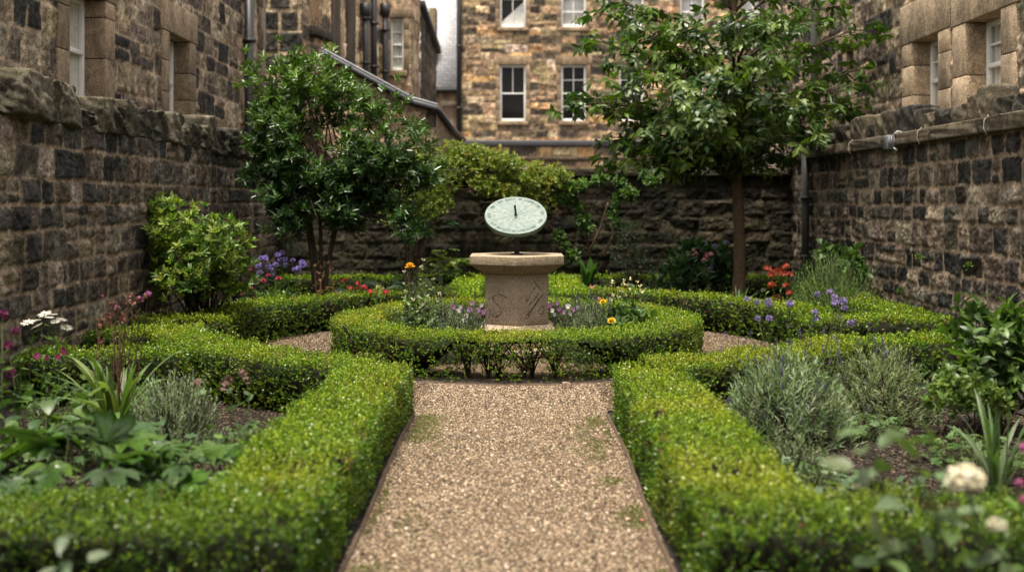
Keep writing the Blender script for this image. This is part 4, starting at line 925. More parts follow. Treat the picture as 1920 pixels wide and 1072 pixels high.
mb = MB(); whorls(mb, T_OVAL, p, D, 8, .105, .036, None, 1.2, .07, r, .22, .1, per_shoot=c); mb.build("foliage", M_gloss, t_)
bm_ = MB()
for (x, y) in ((575, 380), (600, 390), (640, 370), (560, 330), (655, 350)):
    q = P(x, y, 13.3) - tb; b0 = np.array([r.normal(0, .05), r.normal(0, .05), 0]); pts = bez(b0, np.array([q.x * .25 + b0[0], q.y * .3, q.z * .55]), np.array(q), 10); bm_.tube(pts, .033, .02, 9, (.06, .045, .032))
    for k in range(16):
        e = ELL[r.integers(0, len(ELL))]; e = np.array(e[:3]) + r.normal(0, .12, 3); bm_.tube(bez(q, (np.array(q) * .4 + e * .6) + np.array([0, 0, .1]), e, 7), .016, .004, 5, (.07, .05, .035))
bm_.build("trunk", M_bark, t_, True)
# large tree
TB = Vector((P(1384, 0, 14.4).x, 14.4, 0)); r = np.random.default_rng(90)
tr = thing("broadleaf_tree", "large tree with big drooping leaves on a single straight trunk in the east bed", "tree", TB)
zt_ = 6.3
tp = np.array([(0.035 * math.sin(z * 1.7) - .02 * z, .03 * math.cos(z * 1.5) - .03, z) for z in np.linspace(0, zt_, 24)])
MB().tube(tp, np.concatenate([[.13, .095], np.linspace(.083, .02, 22) * (1 + .06 * np.sin(np.arange(22) * 2.3))]), None, 14, (.115, .078, .05)).build("trunk", M_bark, tr, True)
BO = [(1075, 180, 13.6), (1100, 70, 14.2), (1130, 270, 14), (1215, 290, 13.5), (1200, 140, 13.1), (1290, 190, 12.9), (1240, 235, 13.2), (1340, 125, 12.9), (1430, 110, 12.8), (1490, 180, 13.0), (1560, 165, 13.6),
      (1635, 55, 14.4), (1610, 160, 14.8), (1570, 245, 14.7), (1450, 250, 13.4), (1330, 265, 13.2), (1380, 40, 13.2), (1180, 20, 14.2), (1280, 40, 13.6), (1510, 40, 13.7), (1420, -60, 14), (1250, -70, 14.2), (1550, -50, 14.4), (1350, -150, 14.3),
      (1300, 100, 15.5), (1460, 60, 15.5), (1420, 210, 15.5), (1220, 210, 15.5), (1520, 120, 15.6), (1150, 120, 15.2), (1360, 200, 14.9), (1130, 0, 14.6), (1580, 10, 15), (1480, -40, 15.2), (1320, -40, 15.2), (1460, 300, 14.9), (1290, 300, 14.9), (1340, 180, 15.3), (1230, 100, 14.3), (1400, 160, 13.9), (1160, 210, 13.8), (1165, 90, 13.7), (1210, 305, 13.3), (1175, 285, 13.9), (1260, 300, 13.6), (1630, 125, 15.4), (1605, 195, 15.2), (1100, 190, 13.9), (1120, 25, 14.0), (1520, 240, 13.9), (1420, 30, 13.1), (1082, 195, 13.8), (1150, 292, 13.9), (1240, 322, 13.6), (1190, 318, 13.8)]
lm_ = MB(); bm_ = MB(); tipc = [(.045, .088, .012), (.032, .068, .015), (.055, .1, .013), (.08, .135, .015), (.024, .054, .014)]
for bi, (px, py, Y) in enumerate(BO):
    q = np.array(P(px, py, Y) - TB); hd = math.hypot(q[0], q[1]); z0 = min(max(q[2] - .55 * hd - r.uniform(0, .25), 1.72 + r.uniform(0, .35)), zt_ - .4)
    b0 = np.array([np.interp(z0, tp[:, 2], tp[:, 0]), np.interp(z0, tp[:, 2], tp[:, 1]), z0]); md = b0 * .45 + q * .55 + np.array([0, 0, .22 + .12 * hd]); pts = bez(b0, md, q, 14); pts[1:-1] += r.normal(0, .02, (12, 3))
    bm_.tube(pts, .026, .006, 7, (.07, .05, .035)); nc = int(13 + 7.5 * hd); tt = r.uniform(.28, 1, nc); tt[0] = 1
    ctr = np.stack([np.interp(tt * 13, np.arange(14), pts[:, i]) for i in range(3)], -1) + r.normal(0, 1, (nc, 3)) * np.array([.27, .27, .13]) * np.clip(1.1 - .5 * tt, .3, 1)[:, None]
    for k in range(0, nc, 2):
        j = int(tt[k] * 13 * .85); bm_.tube(bez(pts[j], (pts[j] + ctr[k]) / 2 + np.array([0, 0, .04]), ctr[k], 5), .007, .003, 4, (.06, .05, .03))
    outw = nrm(q - b0)[None]; D = nrm(outw * .6 + np.array([0, 0, .45]) + r.normal(0, .35, (nc, 3)))
    bright = (r.random((nc, 1)) < (.22 if Y < 13.3 else .08)); c = pick(r, tipc, nc, .2); c = np.where(bright, np.array([.11, .16, .04]), c)
    whorls(lm_, T_TREE, ctr, D, 7, .152, .064, None, 1.5, .06, r, .24, .75, per_shoot=c)
lm_.build("crown", M_leaf, tr); bm_.build("limb", M_bark, tr, True)

# climbers on the low far wall
def climber(name, label, cat, ell_px, shoots, cols, L, W, seed, vines=(), T=T_OVAL, m=5, mat=None):
    b = Vector((P(ell_px[0][0], 0, 16.3).x, 16.3, 0)); el = [(*(P(x, y, 16.2 - dy) - b), rx * 16.2 / FPX, ryy, rz * 16.2 / FPX) for (x, y, rx, rz, ryy, dy) in ell_px]
    r = np.random.default_rng(seed + 400); t = thing(name, label, cat, b); p, d = cloud(r, el, shoots, .3); p[:, 1] = np.minimum(p[:, 1], .36 + (p[:, 2] > 2.1) * .4)
    mb = MB(); D = nrm(d * .5 + np.array([0, -.55, .4]) + r.normal(0, .35, p.shape)); whorls(mb, T, p, D, m, L, W, cols, 1.1, .04, r, .25); mb.build("foliage", mat or M_leaf, t)
    bm_ = MB()
    for v in vines:
        pts = np.array([tuple(P(x, y, Y) - b) for (x, y, Y) in v]); s = np.linspace(0, len(pts) - 1, len(pts) * 5); pts = np.stack([np.interp(s, np.arange(len(pts)), pts[:, i]) for i in range(3)], -1); pts[1:-1] = (pts[:-2] + pts[1:-1] + pts[2:]) / 3; bm_.tube(pts, .03 if v is vines[0] else .016, .012, 7, (.11, .07, .045))
    if vines: bm_.build("vine_stem", M_bark, t, True)
    return t
r = np.random.default_rng(321)
hl = []
for k in range(64):
    x = r.uniform(745, 1065); top = np.interp(x, [745, 850, 930, 1000, 1065], [300, 268, 282, 308, 318]); dep = np.interp(x, [745, 820, 900, 960, 1065], [140, 125, 85, 75, 115])
    hl.append((x, top + r.uniform(.1, 1, 1)[0] ** 1.3 * dep, r.uniform(14, 30), r.uniform(9, 20), r.uniform(.1, .26), r.uniform(-.08, .28)))
climber("climbing_honeysuckle", "yellow-green climber spilling over the low far wall behind the sundial", "climber", [(905, 300, 60, 22, .3, .1)] + hl,
        2700, [(.17, .21, .03), (.13, .18, .028), (.21, .24, .04), (.085, .145, .022), (.25, .24, .05)], .052, .026, 1,
        [((1092, 500, 16.4), (1080, 470, 16.42), (1055, 445, 16.42), (1030, 425, 16.4), (1015, 390, 16.4)), ((1000, 380, 16.3), (965, 358, 16.3), (940, 340, 16.25), (900, 325, 16.2)), ((905, 352, 16.3), (870, 356, 16.25), (820, 350, 16.2)), ((1015, 400, 16.35), (985, 372, 16.3), (930, 350, 16.2))])
rl_ = [(1075 + 26 * k + r.normal(0, 8), 345 + r.normal(0, 10), r.uniform(12, 22), r.uniform(9, 18), .14, r.uniform(.02, .15)) for k in range(6)] + [(1085 + r.normal(0, 22), 375 + 17 * k, r.uniform(10, 20), r.uniform(10, 18), .1, r.uniform(.02, .08)) for k in range(7)] + [(1150 + r.normal(0, 18), 370 + 16 * k, r.uniform(8, 15), r.uniform(8, 14), .08, .04) for k in range(4)] + [(1055 + r.normal(0, 10), 345 + 14 * k, 18, 14, .12, .08) for k in range(3)]
climber("climbing_rose", "dark green climbing rose with pink buds on the low far wall, beside the honeysuckle", "climber", rl_, 1000, [(.07, .14, .03), (.09, .17, .035), (.05, .11, .025), (.12, .19, .06)], .058, .033, 2,
        [((1105, 480, 16.42), (1100, 440, 16.42), (1090, 400, 16.4)), ((1105, 470, 16.42), (1125, 430, 16.42), (1140, 380, 16.4)), ((1130, 480, 16.42), (1150, 440, 16.42), (1148, 400, 16.42))])
shrub("yellow_shrub", "yellow-green airy shrub between the glossy small tree and the climber", "bush", Vector((P(760, 0, 15.2).x, 15.2, 0)),
      [E(795, 330, 15.2, .58, .4, .42, Vector((P(760, 0, 15.2).x, 15.2, 0))), E(765, 375, 15.2, .58, .4, .4, Vector((P(760, 0, 15.2).x, 15.2, 0))), E(810, 385, 15.1, .3, .3, .25, Vector((P(760, 0, 15.2).x, 15.2, 0))), E(845, 300, 15.3, .32, .3, .3, Vector((P(760, 0, 15.2).x, 15.2, 0)))],
      1150, 5, .05, .022, T_OVAL, [(.17, .21, .03), (.11, .16, .025), (.08, .12, .02)], up=.5, seed=8, branch=14, shell=.3)

# ------------------------------------------------------------------ flowers
def head_mesh(kind, col, r, size):
    """one flower head as a mesh builder, centred on its stem tip"""
    m_ = MB(); col = np.array(col, float)
    if kind == 'ball':
        n = 70; d = nrm(r.normal(size=(n, 3))); d = d[d[:, 2] > -.75]; n = len(d)
        leaves(m_, T_PETAL, d * size * .22, d + r.normal(0, .25, (n, 3)), r.normal(size=(n, 3)), size * .34, size * .24, pick(r, [col, col * 1.25, col * .7], n, .2))
    elif kind == 'mop':
        n = 110; d = nrm(r.normal(size=(n, 3))); d = d[d[:, 2] > -.5]; n = len(d); d2 = d * np.array([1, 1, .8])
        for k in range(4):
            a = nrm(np.cross(d, r.normal(size=(n, 3)))); leaves(m_, T_PETAL, d2 * size * .46 + r.normal(0, size * .02, (n, 3)), a + d * r.uniform(.1, 1.1, (n, 1)), d + r.normal(0, .4, (n, 3)), size * .2, size * .16, pick(r, [col, col * .9, col * [1, .97, .85]], n, .12))
    elif kind == 'rose':
        for k, (rad, n) in enumerate(((.5, 8), (.42, 8), (.3, 7), (.18, 6))):
            a = np.arange(n) / n * 6.28 + k * .4; ax = np.stack([np.cos(a), np.sin(a), 0 * a + .25 + .55 * k], -1)
            leaves(m_, T_PETAL, np.zeros((n, 3)) + np.array([0, 0, size * .06 * k]), ax, np.stack([-np.cos(a) * .6, -np.sin(a) * .6, 0 * a + 1], -1), size * (.52 - .06 * k), size * .45, pick(r, [col, col * .85], n, .12))
    elif kind == 'daisy':
        n = 13; a = np.arange(n) / n * 6.28; ax = np.stack([np.cos(a), np.sin(a), 0 * a + .18], -1) + r.normal(0, .06, (n, 3))
        leaves(m_, T_PETAL, ax * size * .06, ax, np.tile((0., 0, 1), (n, 1)), size * .5, size * .17, pick(r, [col, col * .92], n, .08))
        d = nrm(r.normal(size=(14, 3))); leaves(m_, T_BOX, np.zeros((14, 3)), d + np.array([0, 0, .6]), r.normal(size=(14, 3)), size * .1, size * .1, pick(r, [(.4, .2, .03)], 14))
    elif kind == 'geranium':
        n = 9; c0 = nrm(r.normal(size=(n, 3)) * np.array([1, 1, .5]) + np.array([0, 0, .5])) * size * .3
        for k in range(5):
            a = k / 5 * 6.28 + r.uniform(0, 6, n); d = nrm(c0); A = nrm(np.cross(d, np.array([.3, .2, .9]))); B = np.cross(d, A); ax = A * np.cos(a)[:, None] + B * np.sin(a)[:, None] + d * .25
            leaves(m_, T_PETAL, c0, ax, d, size * .26, size * .24, pick(r, [col, col * .8, col * 1.1], n, .12))
    elif kind == 'trumpet':
        for k in range(6):
            c0 = r.normal(0, size * .2, 3) * np.array([1, 1, .4]); d = nrm((c0 + np.array([0, 0, size * .1]))[None])[0]; a = np.arange(6) / 6 * 6.28 + k; A = nrm(np.cross(d, [.3, .5, .8])[None])[0]; B = np.cross(d, A)
            ax = np.outer(np.cos(a), A) + np.outer(np.sin(a), B) + d * .5; leaves(m_, T_PETAL, np.tile(c0, (6, 1)), ax, np.tile(d, (6, 1)), size * .42, size * .13, pick(r, [col, col * .75, col * [1.1, 1.3, 1.2]], 6, .15))
    elif kind == 'spike':
        n = 26; t = r.random(n); a = r.uniform(0, 6.28, n); d = np.stack([np.cos(a), np.sin(a), 0 * a + .9], -1)
        leaves(m_, T_BOX, np.stack([0 * t, 0 * t, t * size - size * .5], -1) + d * .001, d, r.normal(size=(n, 3)), size * .22 * (1.15 - .5 * t), size * .16, pick(r, [col, col * .65, col * 1.35], n, .2))
    elif kind == 'pansy':
        a = np.radians([90, 35, 145, -60, -120]); ax = np.stack([np.cos(a), 0 * a - .2, np.sin(a)], -1); leaves(m_, T_PETAL, np.zeros((5, 3)), ax, np.tile((0., -1, .2), (5, 1)), size * .5, size * .5, pick(r, [col, col * .85], 5, .12))
        leaves(m_, T_BOX, np.array([(0, -.003, 0)]), np.array([(0., 0, 1)]), np.array([(0., -1, 0)]), [size * .15], [size * .12], np.array([(.5, .35, .02)]))
    elif kind == 'tiny':
        n = 9; d = nrm(r.normal(size=(n, 3))); leaves(m_, T_BOX, d * size * .1, d, r.normal(size=(n, 3)), size * .45, size * .4, pick(r, [col, col * .8], n, .15))
    return m_

_hm = {}
def heads(t, kind, col, size, tips, r, name="flower_head", dirs=None):
    """flower heads on their stem tips, each an object of its own; they share three meshes per kind"""
    key = (kind, tuple(col), round(size, 3))
    if key not in _hm:
        _hm[key] = []
        for v in range(3):
            o = head_mesh(kind, col, np.random.default_rng(v + 5), size).build(name, M_petal, None); _hm[key].append(o.data); bpy.data.objects.remove(o)
    for q in tips:
        o = link(bpy.data.objects.new(name, _hm[key][r.integers(0, 3)])); o.parent = t; o.location = q
        o.rotation_euler = (r.normal(0, .25), r.normal(0, .25), r.uniform(0, 6.28) if kind != 'pansy' else r.normal(0, .5)); o.scale = (r.uniform(.8, 1.15),) * 3

def stem_to(m_, tips, r, rad=.003, col=(.06, .09, .03), base_r=.06, s=7, bow=.05, bases=None):
    tips = np.array(tips, float); n = len(tips); b = np.stack([r.normal(0, base_r, n) + tips[:, 0] * .35, r.normal(0, base_r, n) + tips[:, 1] * .35, 0 * tips[:, 2]], -1) if bases is None else bases
    t = np.linspace(0, 1, s)[None, :, None]; w = r.normal(0, bow, (n, 1, 3)); w[..., 2] = 0
    PT = b[:, None] * (1 - t) + tips[:, None] * t + w * np.sin(t * np.pi); m_.stems(PT, np.linspace(rad, rad * .6, s)[None] * np.ones((n, 1)), pick(r, [col], n, .2), 4); return PT

def stem_leaves(m_, PT, r, per, T, L, W, cols, t0=.1, t1=.9, out=.9, up=.5):
    n, S, _ = PT.shape; k = n * per; i = np.repeat(np.arange(n), per); t = r.uniform(t0, t1, k); f = t * (S - 1); a = f.astype(int); fr = (f - a)[:, None]; p = PT[i, a] * (1 - fr) + PT[i, np.minimum(a + 1, S - 1)] * fr
    th = r.uniform(0, 6.28, k); ax = np.stack([np.cos(th) * out, np.sin(th) * out, r.normal(up, .2, k)], -1); nn = np.stack([-np.cos(th) * up, -np.sin(th) * up, 0 * th + 1], -1) + r.normal(0, .2, (k, 3))
    leaves(m_, T, p, ax, nn, L * r.uniform(.6, 1.2, k), W * r.uniform(.7, 1.2, k), pick(r, cols, k, .22))

GRN = [(.07, .13, .02), (.09, .17, .025), (.055, .1, .02), (.12, .19, .03)]
def flower_clump(name, label, cat, base, kind, col, size, tips_px=None, Y=None, tips=None, leaf=(T_OVAL, .06, .025, GRN), per=9, rad=.003, foliage=None, seed=0, fname="flower_head", mat=None, scol=(.06, .09, .03), group=None, base_r=.05):
    r = np.random.default_rng(seed + 900); t = thing(name, label, cat, base, 0, group); b = np.array(base)
    if tips is None: tips = np.array([tuple(P(x, y, Y + r.normal(0, .08))) for x, y in tips_px]) - b
    m_ = MB(); PT = stem_to(m_, tips, r, rad, scol, base_r); m_.build("stem", M_matte, t)
    f = MB(); stem_leaves(f, PT, r, per, leaf[0], leaf[1], leaf[2], leaf[3])
    if foliage:
        ell, n, m, L, W, T, cols = foliage; p, d = cloud(r, ell, n, .35); k = p[:, 2] > .01; whorls(f, T, p[k], nrm(d[k] * .8 + np.array([0, 0, .6])), m, L, W, cols, 1.0, .03, r)
    f.build("foliage", mat or M_leaf, t); heads(t, kind, col, size, tips, r, fname); return t

def rnd_tips(r, n, rx, ry, z0, z1, c=(0, 0)):
    a = r.uniform(0, 6.28, n); d = np.sqrt(r.random(n)); return np.stack([c[0] + rx * d * np.cos(a), c[1] + ry * d * np.sin(a), r.uniform(z0, z1, n)], -1)

# --- lavender and silvery domes
SILV = [(.17, .22, .125), (.13, .18, .09), (.24, .29, .19), (.09, .14, .06)]
def dome(name, label, cat, base, rx, ry, h, shoots, L, W, cols, spikes=None, seed=0, m=9, up=.8, spread=.09, mat=None, spike_h=(.1, .3), scol=(.10, .13, .07), group=None, low=.0, spk=(.1, .07, .2), sz=.045):
    r = np.random.default_rng(seed + 60); t = thing(name, label, cat, base, 0, group); d = nrm(r.normal(size=(shoots, 3))); d[:, 2] = np.abs(d[:, 2]); rad = r.uniform(.55, 1, shoots) ** .6
    p = d * np.array([rx, ry, h]) * (rad * (.8 + .4 * fbm(d[:, 0] * 2 + seed, d[:, 1] * 2 + 3, 210, 3)))[:, None]; p[:, 2] += low
    D = nrm(d * .75 + np.array([0, 0, up]) + r.normal(0, .25, p.shape)); f = MB(); whorls(f, T_BOX, p, D, m, L, W, cols, .75, spread, r, .25); f.build("foliage", mat or M_matte, t)
    s = MB(); n = min(shoots, 260); b = p[:n] * np.array([.25, .25, 0]); tt = np.linspace(0, 1, 5)[None, :, None]; PT = b[:, None] * (1 - tt) + p[:n, None] * tt; PT[..., 2] = p[:n, None, 2] * tt[..., 0] ** .8
    s.stems(PT, np.full((n, 5), .003), pick(r, [(.06, .05, .035)], n), 3)
    if spikes:
        k = spikes; q = r.choice(len(p), k); dd = nrm(d[q] * .5 + np.array([0, 0, 1.]) + r.normal(0, .15, (k, 3))); tips = p[q] + dd * r.uniform(*spike_h, (k, 1)); tips[:, 2] = np.maximum(tips[:, 2], h * .35)
        PT2 = p[q][:, None] * (1 - tt) + tips[:, None] * tt; s.stems(PT2, np.full((k, 5), .0018), pick(r, [scol], k), 3)
    s.build("stem", M_matte, t)
    if spikes: heads(t, 'spike', spk, sz, tips, r, "flower_spike")
    return t, r
LAVP = (.10, .075, .2)
lv = Vector((P(1478, 0, 6.75).x, 6.75, 0)); dome("lavender", "large grey-green lavender bush behind the east path hedge, with few dark violet spikes", "lavender", lv, .46, .4, .54, 760, .06, .0085, SILV, 34, 1, 10, .8, .1, spike_h=(.05, .2))
lv2 = Vector((P(1655, 0, 7.35).x, 7.35, 0)); dome("lavender", "smaller grey-green mound just east of the large lavender bush", "lavender", lv2, .38, .34, .52, 800, .038, .0062, [(.19, .23, .12), (.14, .19, .085), (.23, .27, .15)], 16, 2, 10, .7, .08, spike_h=(.06, .2))
dome("lavender", "low silvery seedling mound at the foot of the large lavender bush", "lavender", Vector((1.5, 5.75, 0)), .22, .2, .24, 220, .035, .006, SILV, None, 3, 9, .8, .08)
rm = Vector((P(325, 0, 6.3).x, 6.3, 0)); dome("rosemary", "silvery rosemary bush in dark mulch beside the strap-leaf clump", "herb bush", rm, .3, .27, .52, 560, .034, .0055, [(.19, .24, .15), (.13, .18, .1), (.25, .29, .2)], None, 4, 14, 1.1, .17)
for (x, y, sc_, lab, sd) in ((-.95, 9.9, 1.0, "lavender with dark spikes inside the ring, beneath the rose", 5), (-.5, 9.95, .95, "lavender inside the ring close to the west side of the pedestal", 6), (.72, 9.95, 1.0, "lavender inside the ring close to the east side of the pedestal", 7), (-.75, 11.2, .9, "lavender at the back of the ring, west of the pedestal", 8), (.62, 11.0, .9, "lavender at the back of the ring, east of the pedestal", 9)):
    dome("lavender", lab, "lavender", (x, y, .02), (.3 * sc_), .27 * sc_, .54 * sc_, 520, .035, .005, [(.15, .2, .12), (.1, .16, .08), (.2, .24, .16)], 60, sd, 8, 1.0, .1, spike_h=(.06, .2), spk=(.085, .07, .13), sz=.05, group="lavenders inside the circular hedge")
for (px, Y, lab, sd) in ((800, 14.9, "silvery santolina cushion behind the ring, west of the far path", 10), (1135, 14.2, "silvery santolina cushion east of the far path", 11), (1215, 14.4, "second silvery santolina cushion, nearer the large tree", 12)):
    dome("santolina", lab, "shrub", Vector((P(px, 0, Y).x, Y, 0)), .4, .35, .42, 380, .032, .007, [(.12, .16, .11), (.085, .13, .08), (.16, .2, .14)], None, sd, 9, .6, .07)
# broom
bb = Vector((P(1560, 0, 12.2).x, 12.2, 0)); dome("broom", "tall fine-stemmed green broom with a few pink specks by the lighter wall", "shrub", bb, .58, .5, .92, 1100, .05, .0045, [(.075, .15, .03), (.1, .18, .045), (.06, .12, .025), (.15, .2, .07)], 40, 13, 12, 1.3, .25, spike_h=(.02, .14), spk=(.45, .28, .26), sz=.018)

# --- strap leaves
def straps(name, label, cat, base, n, L, W, lean, cols, seed, mat=None, up0=.25, group=None):
    r = np.random.default_rng(seed + 300); t = thing(name, label, cat, base, 0, group); a = r.uniform(0, 6.28, n); ln_ = L * r.uniform(.55, 1.1, n); le = np.clip(r.normal(lean, lean * .45, n), .05, 1.4); S = 10
    tt = np.linspace(0, 1, S)[None]; th = le[:, None] * (up0 + 1.6 * tt ** 1.4) ; dl = ln_[:, None] / S; hx = np.cumsum(np.sin(th) * dl, 1); hz = np.cumsum(np.cos(th) * dl, 1)
    b = np.stack([np.cos(a) * r.uniform(0, .06, n), np.sin(a) * r.uniform(0, .06, n)], -1); PT = np.stack([b[:, :1] + np.cos(a)[:, None] * hx, b[:, 1:] + np.sin(a)[:, None] * hx, hz + .0], -1); PT[..., 2] = np.maximum(PT[..., 2], .012)
    wd = W * r.uniform(.7, 1.15, n)[:, None] * np.clip(np.minimum(.55 + tt * 2, (1 - tt) * 3.2 + .04), 0, 1); f = MB(); f.ribbons(PT, wd / 2, np.stack([-np.sin(a), np.cos(a), 0 * a], -1), pick(r, cols, n, .2)); f.build("foliage", mat or M_leaf, t, True); return t, r
ib = Vector((P(215, 0, 6.55).x, 6.55, 0)); it, r = straps("iris", "strap-leaved clump with dried brown flower stems in the west bed", "plant", ib, 54, .68, .04, .72, [(.085, .145, .04), (.07, .125, .035), (.11, .17, .055), (.13, .165, .06)], 1)
tp_ = [(192, 608), (205, 590), (218, 575), (228, 600), (240, 565), (262, 560), (277, 556), (225, 585), (190, 640), (250, 590), (180, 605), (236, 625)]
tips = np.array([tuple(P(x, y, 6.6 + r.normal(0, .06))) for x, y in tp_]) - np.array(ib); m_ = MB(); PT = stem_to(m_, tips, r, .0062, (.075, .04, .028), .04)
for q in tips:
    for k in range(5): e = q + r.normal(0, .03, 3) + np.array([0, 0, .005]); m_.tube([q - [0, 0, .03], (q + e) / 2, e], .002, .001, 4, (.10, .055, .035))
m_.build("dried_stem", M_twig, it); heads(it, 'tiny', (.2, .09, .065), .05, list(tips[:9] + r.normal(0, .02, (9, 3))) + list(tips[:6]), r, "seed_head"); heads(it, 'geranium', (.45, .16, .36), .05, [tips[6] + [0, 0, .015], tips[5]], r)
heads(it, 'geranium', (.4, .15, .3), .03, [tips[2], tuple(P(192, 555, 6.7) - ib)], r)
straps("daylily", "small clump of grassy leaves in the bare mulch of the east bed", "plant", Vector((P(1868, 0, 5.35).x, 5.35, 0)), 24, .55, .024, .7, [(.08, .13, .05), (.06, .11, .04), (.1, .15, .07)], 2)
straps("daylily", "grassy clump at the foot of the large tree", "plant", Vector((P(1385, 0, 13.4).x, 13.4, 0)), 40, .5, .028, .5, [(.06, .11, .04), (.09, .14, .05)], 3)
straps("hart_tongue", "upright clump of broad tongue leaves by the vine foot at the far wall", "fern", Vector((P(1098, 0, 16.2).x, 15.75, .25)), 16, .42, .11, .3, [(.05, .12, .02), (.07, .15, .025), (.04, .1, .02)], 4)
straps("daylily", "arching green leaves under the violet pompon flowers", "plant", Vector((P(520, 0, 12.6).x, 12.6, 0)), 44, .55, .045, .6, [(.05, .11, .02), (.07, .14, .03), (.1, .17, .04)], 5)

# --- big-leaf plants: rosettes of stalked leaves
def rosette(name, label, cat, base, n, H, R, L, W, T, cols, seed, mat=None, droop=.25, zmin=.1, group=None):
    r = np.random.default_rng(seed + 500); t = thing(name, label, cat, base, 0, group); a = r.uniform(0, 6.28, n); d = R * np.sqrt(r.random(n)); p = np.stack([d * np.cos(a), d * np.sin(a), r.uniform(zmin, H, n) * (1.1 - .4 * d / R)], -1)
    m_ = MB(); stem_to(m_, p, r, .0035, (.07, .09, .035), .03, 6, .02); m_.build("stalk", M_matte, t)
    ax = np.stack([np.cos(a), np.sin(a), r.normal(.05, .25, n) - droop * .5], -1) + r.normal(0, .25, (n, 3)); nn = np.stack([np.cos(a) * .15, np.sin(a) * .15 , 0 * a + 1], -1) + r.normal(0, .25, (n, 3))
    f = MB(); leaves(f, T, p, ax, nn, L * r.uniform(.6, 1.2, n), W * r.uniform(.6, 1.2, n), pick(r, cols, n, .2)); f.build("foliage", mat or M_leaf, t); return t, r
DGR = [(.045, .09, .022), (.06, .11, .025), (.035, .07, .02), (.08, .13, .03)]
rosette("hogweed", "wide plant of big lobed leaves just behind the low west corner hedge", "plant", (-2.0, 4.8, 0), 64, .5, .56, .25, .26, T_LOBE, [(.03, .066, .014), (.04, .085, .016), (.055, .11, .018), (.036, .066, .024)], 1, zmin=.26, droop=.05, mat=M_gloss)
rosette("hogweed", "second patch of big lobed leaves against the west path hedge", "plant", (-1.5, 4.75, 0), 24, .46, .22, .17, .17, T_LOBE, [(.05, .1, .03), (.07, .12, .04)], 2, zmin=.2, droop=.12)
rosette("acanthus", "dark leafy perennial at the edge of the mulch below the white dahlias", "plant", (P(85, 0, 6.0).x, 6.0, 0), 70, .5, .28, .14, .075, T_BIG, DGR, 3)
rosette("columbine", "small scalloped-leaf plant in the mulch beside the west path hedge", "plant", (P(440, 0, 5.7).x, 5.7, 0), 46, .34, .26, .07, .075, T_ROUND, [(.07, .12, .03), (.09, .15, .035), (.06, .1, .045), (.1, .15, .06)], 4)
rosette("columbine", "low scalloped-leaf plant between lobed leaves and rosemary", "plant", (P(375, 0, 5.35).x, 5.35, 0), 40, .22, .24, .065, .07, T_ROUND, [(.08, .14, .03), (.1, .16, .035), (.06, .1, .03)], 5)
rosette("cranesbill", "pale green lacy ground cover at the foot of the lavender", "plant", (P(1525, 0, 5.35).x, 5.35, 0), 90, .2, .26, .055, .06, T_LOBE, [(.09, .14, .06), (.07, .12, .05), (.12, .17, .09)], 6)
rosette("cranesbill", "grey-green scalloped ground cover behind the hydrangea leaves", "plant", (P(1670, 0, 4.95).x, 4.95, 0), 70, .2, .32, .075, .08, T_ROUND, [(.08, .12, .06), (.06, .1, .045), (.11, .15, .085)], 7)
rosette("hosta", "dark broad-leaved hosta in the shade behind the red geraniums", "plant", (P(668, 0, 13.9).x, 13.9, 0), 30, .5, .4, .32, .19, T_BIG, [(.04, .075, .022), (.055, .09, .03), (.07, .105, .035)], 8)
rosette("woodland_shrub", "light green plant with large toothed leaves against the far wall, beside the sundial", "plant", (P(840, 0, 15.6).x, 15.6, 0), 24, .85, .3, .3, .26, T_LOBE, [(.13, .18, .045), (.1, .16, .04), (.15, .19, .06)], 9, zmin=.45)
rosette("hosta", "blue-green hosta at the far wall beside the light green plant", "plant", (P(795, 0, 15.4).x, 15.4, 0), 22, .5, .35, .28, .2, T_BIG, [(.05, .085, .045), (.04, .07, .04)], 10)
rosette("bergenia", "round leaves at the foot of the dried stems", "plant", (P(640, 0, 13.0).x, 12.7, 0), 22, .36, .3, .13, .1, T_BIG, [(.09, .13, .06), (.07, .12, .04), (.11, .15, .08)], 11)
rosette("astrantia", "dark divided foliage filling the bed between rosemary and the west path hedge", "plant", (-1.6, 6.3, 0), 50, .2, .22, .07, .07, T_LOBE, DGR, 41)
rosette("astrantia", "dark divided foliage under the sweet peas, by the straight hedge", "plant", (-2.75, 7.0, 0), 110, .34, .36, .1, .1, T_LOBE, DGR, 42)
rosette("astrantia", "dark divided foliage low in front of the strap-leaf clump", "plant", (-2.55, 5.9, 0), 60, .2, .3, .08, .08, T_LOBE, DGR, 43)
rosette("cranesbill", "low green cranesbill in the mulch before the tall dark shrub", "plant", (2.55, 5.9, 0), 110, .2, .34, .06, .065, T_LOBE, [(.07, .12, .03), (.05, .1, .025), (.09, .14, .05)], 44)
rosette("cranesbill", "low cranesbill under the smaller lavender mound", "plant", (2.2, 6.75, 0), 70, .16, .24, .055, .06, T_LOBE, [(.07, .12, .04), (.09, .14, .06)], 45)
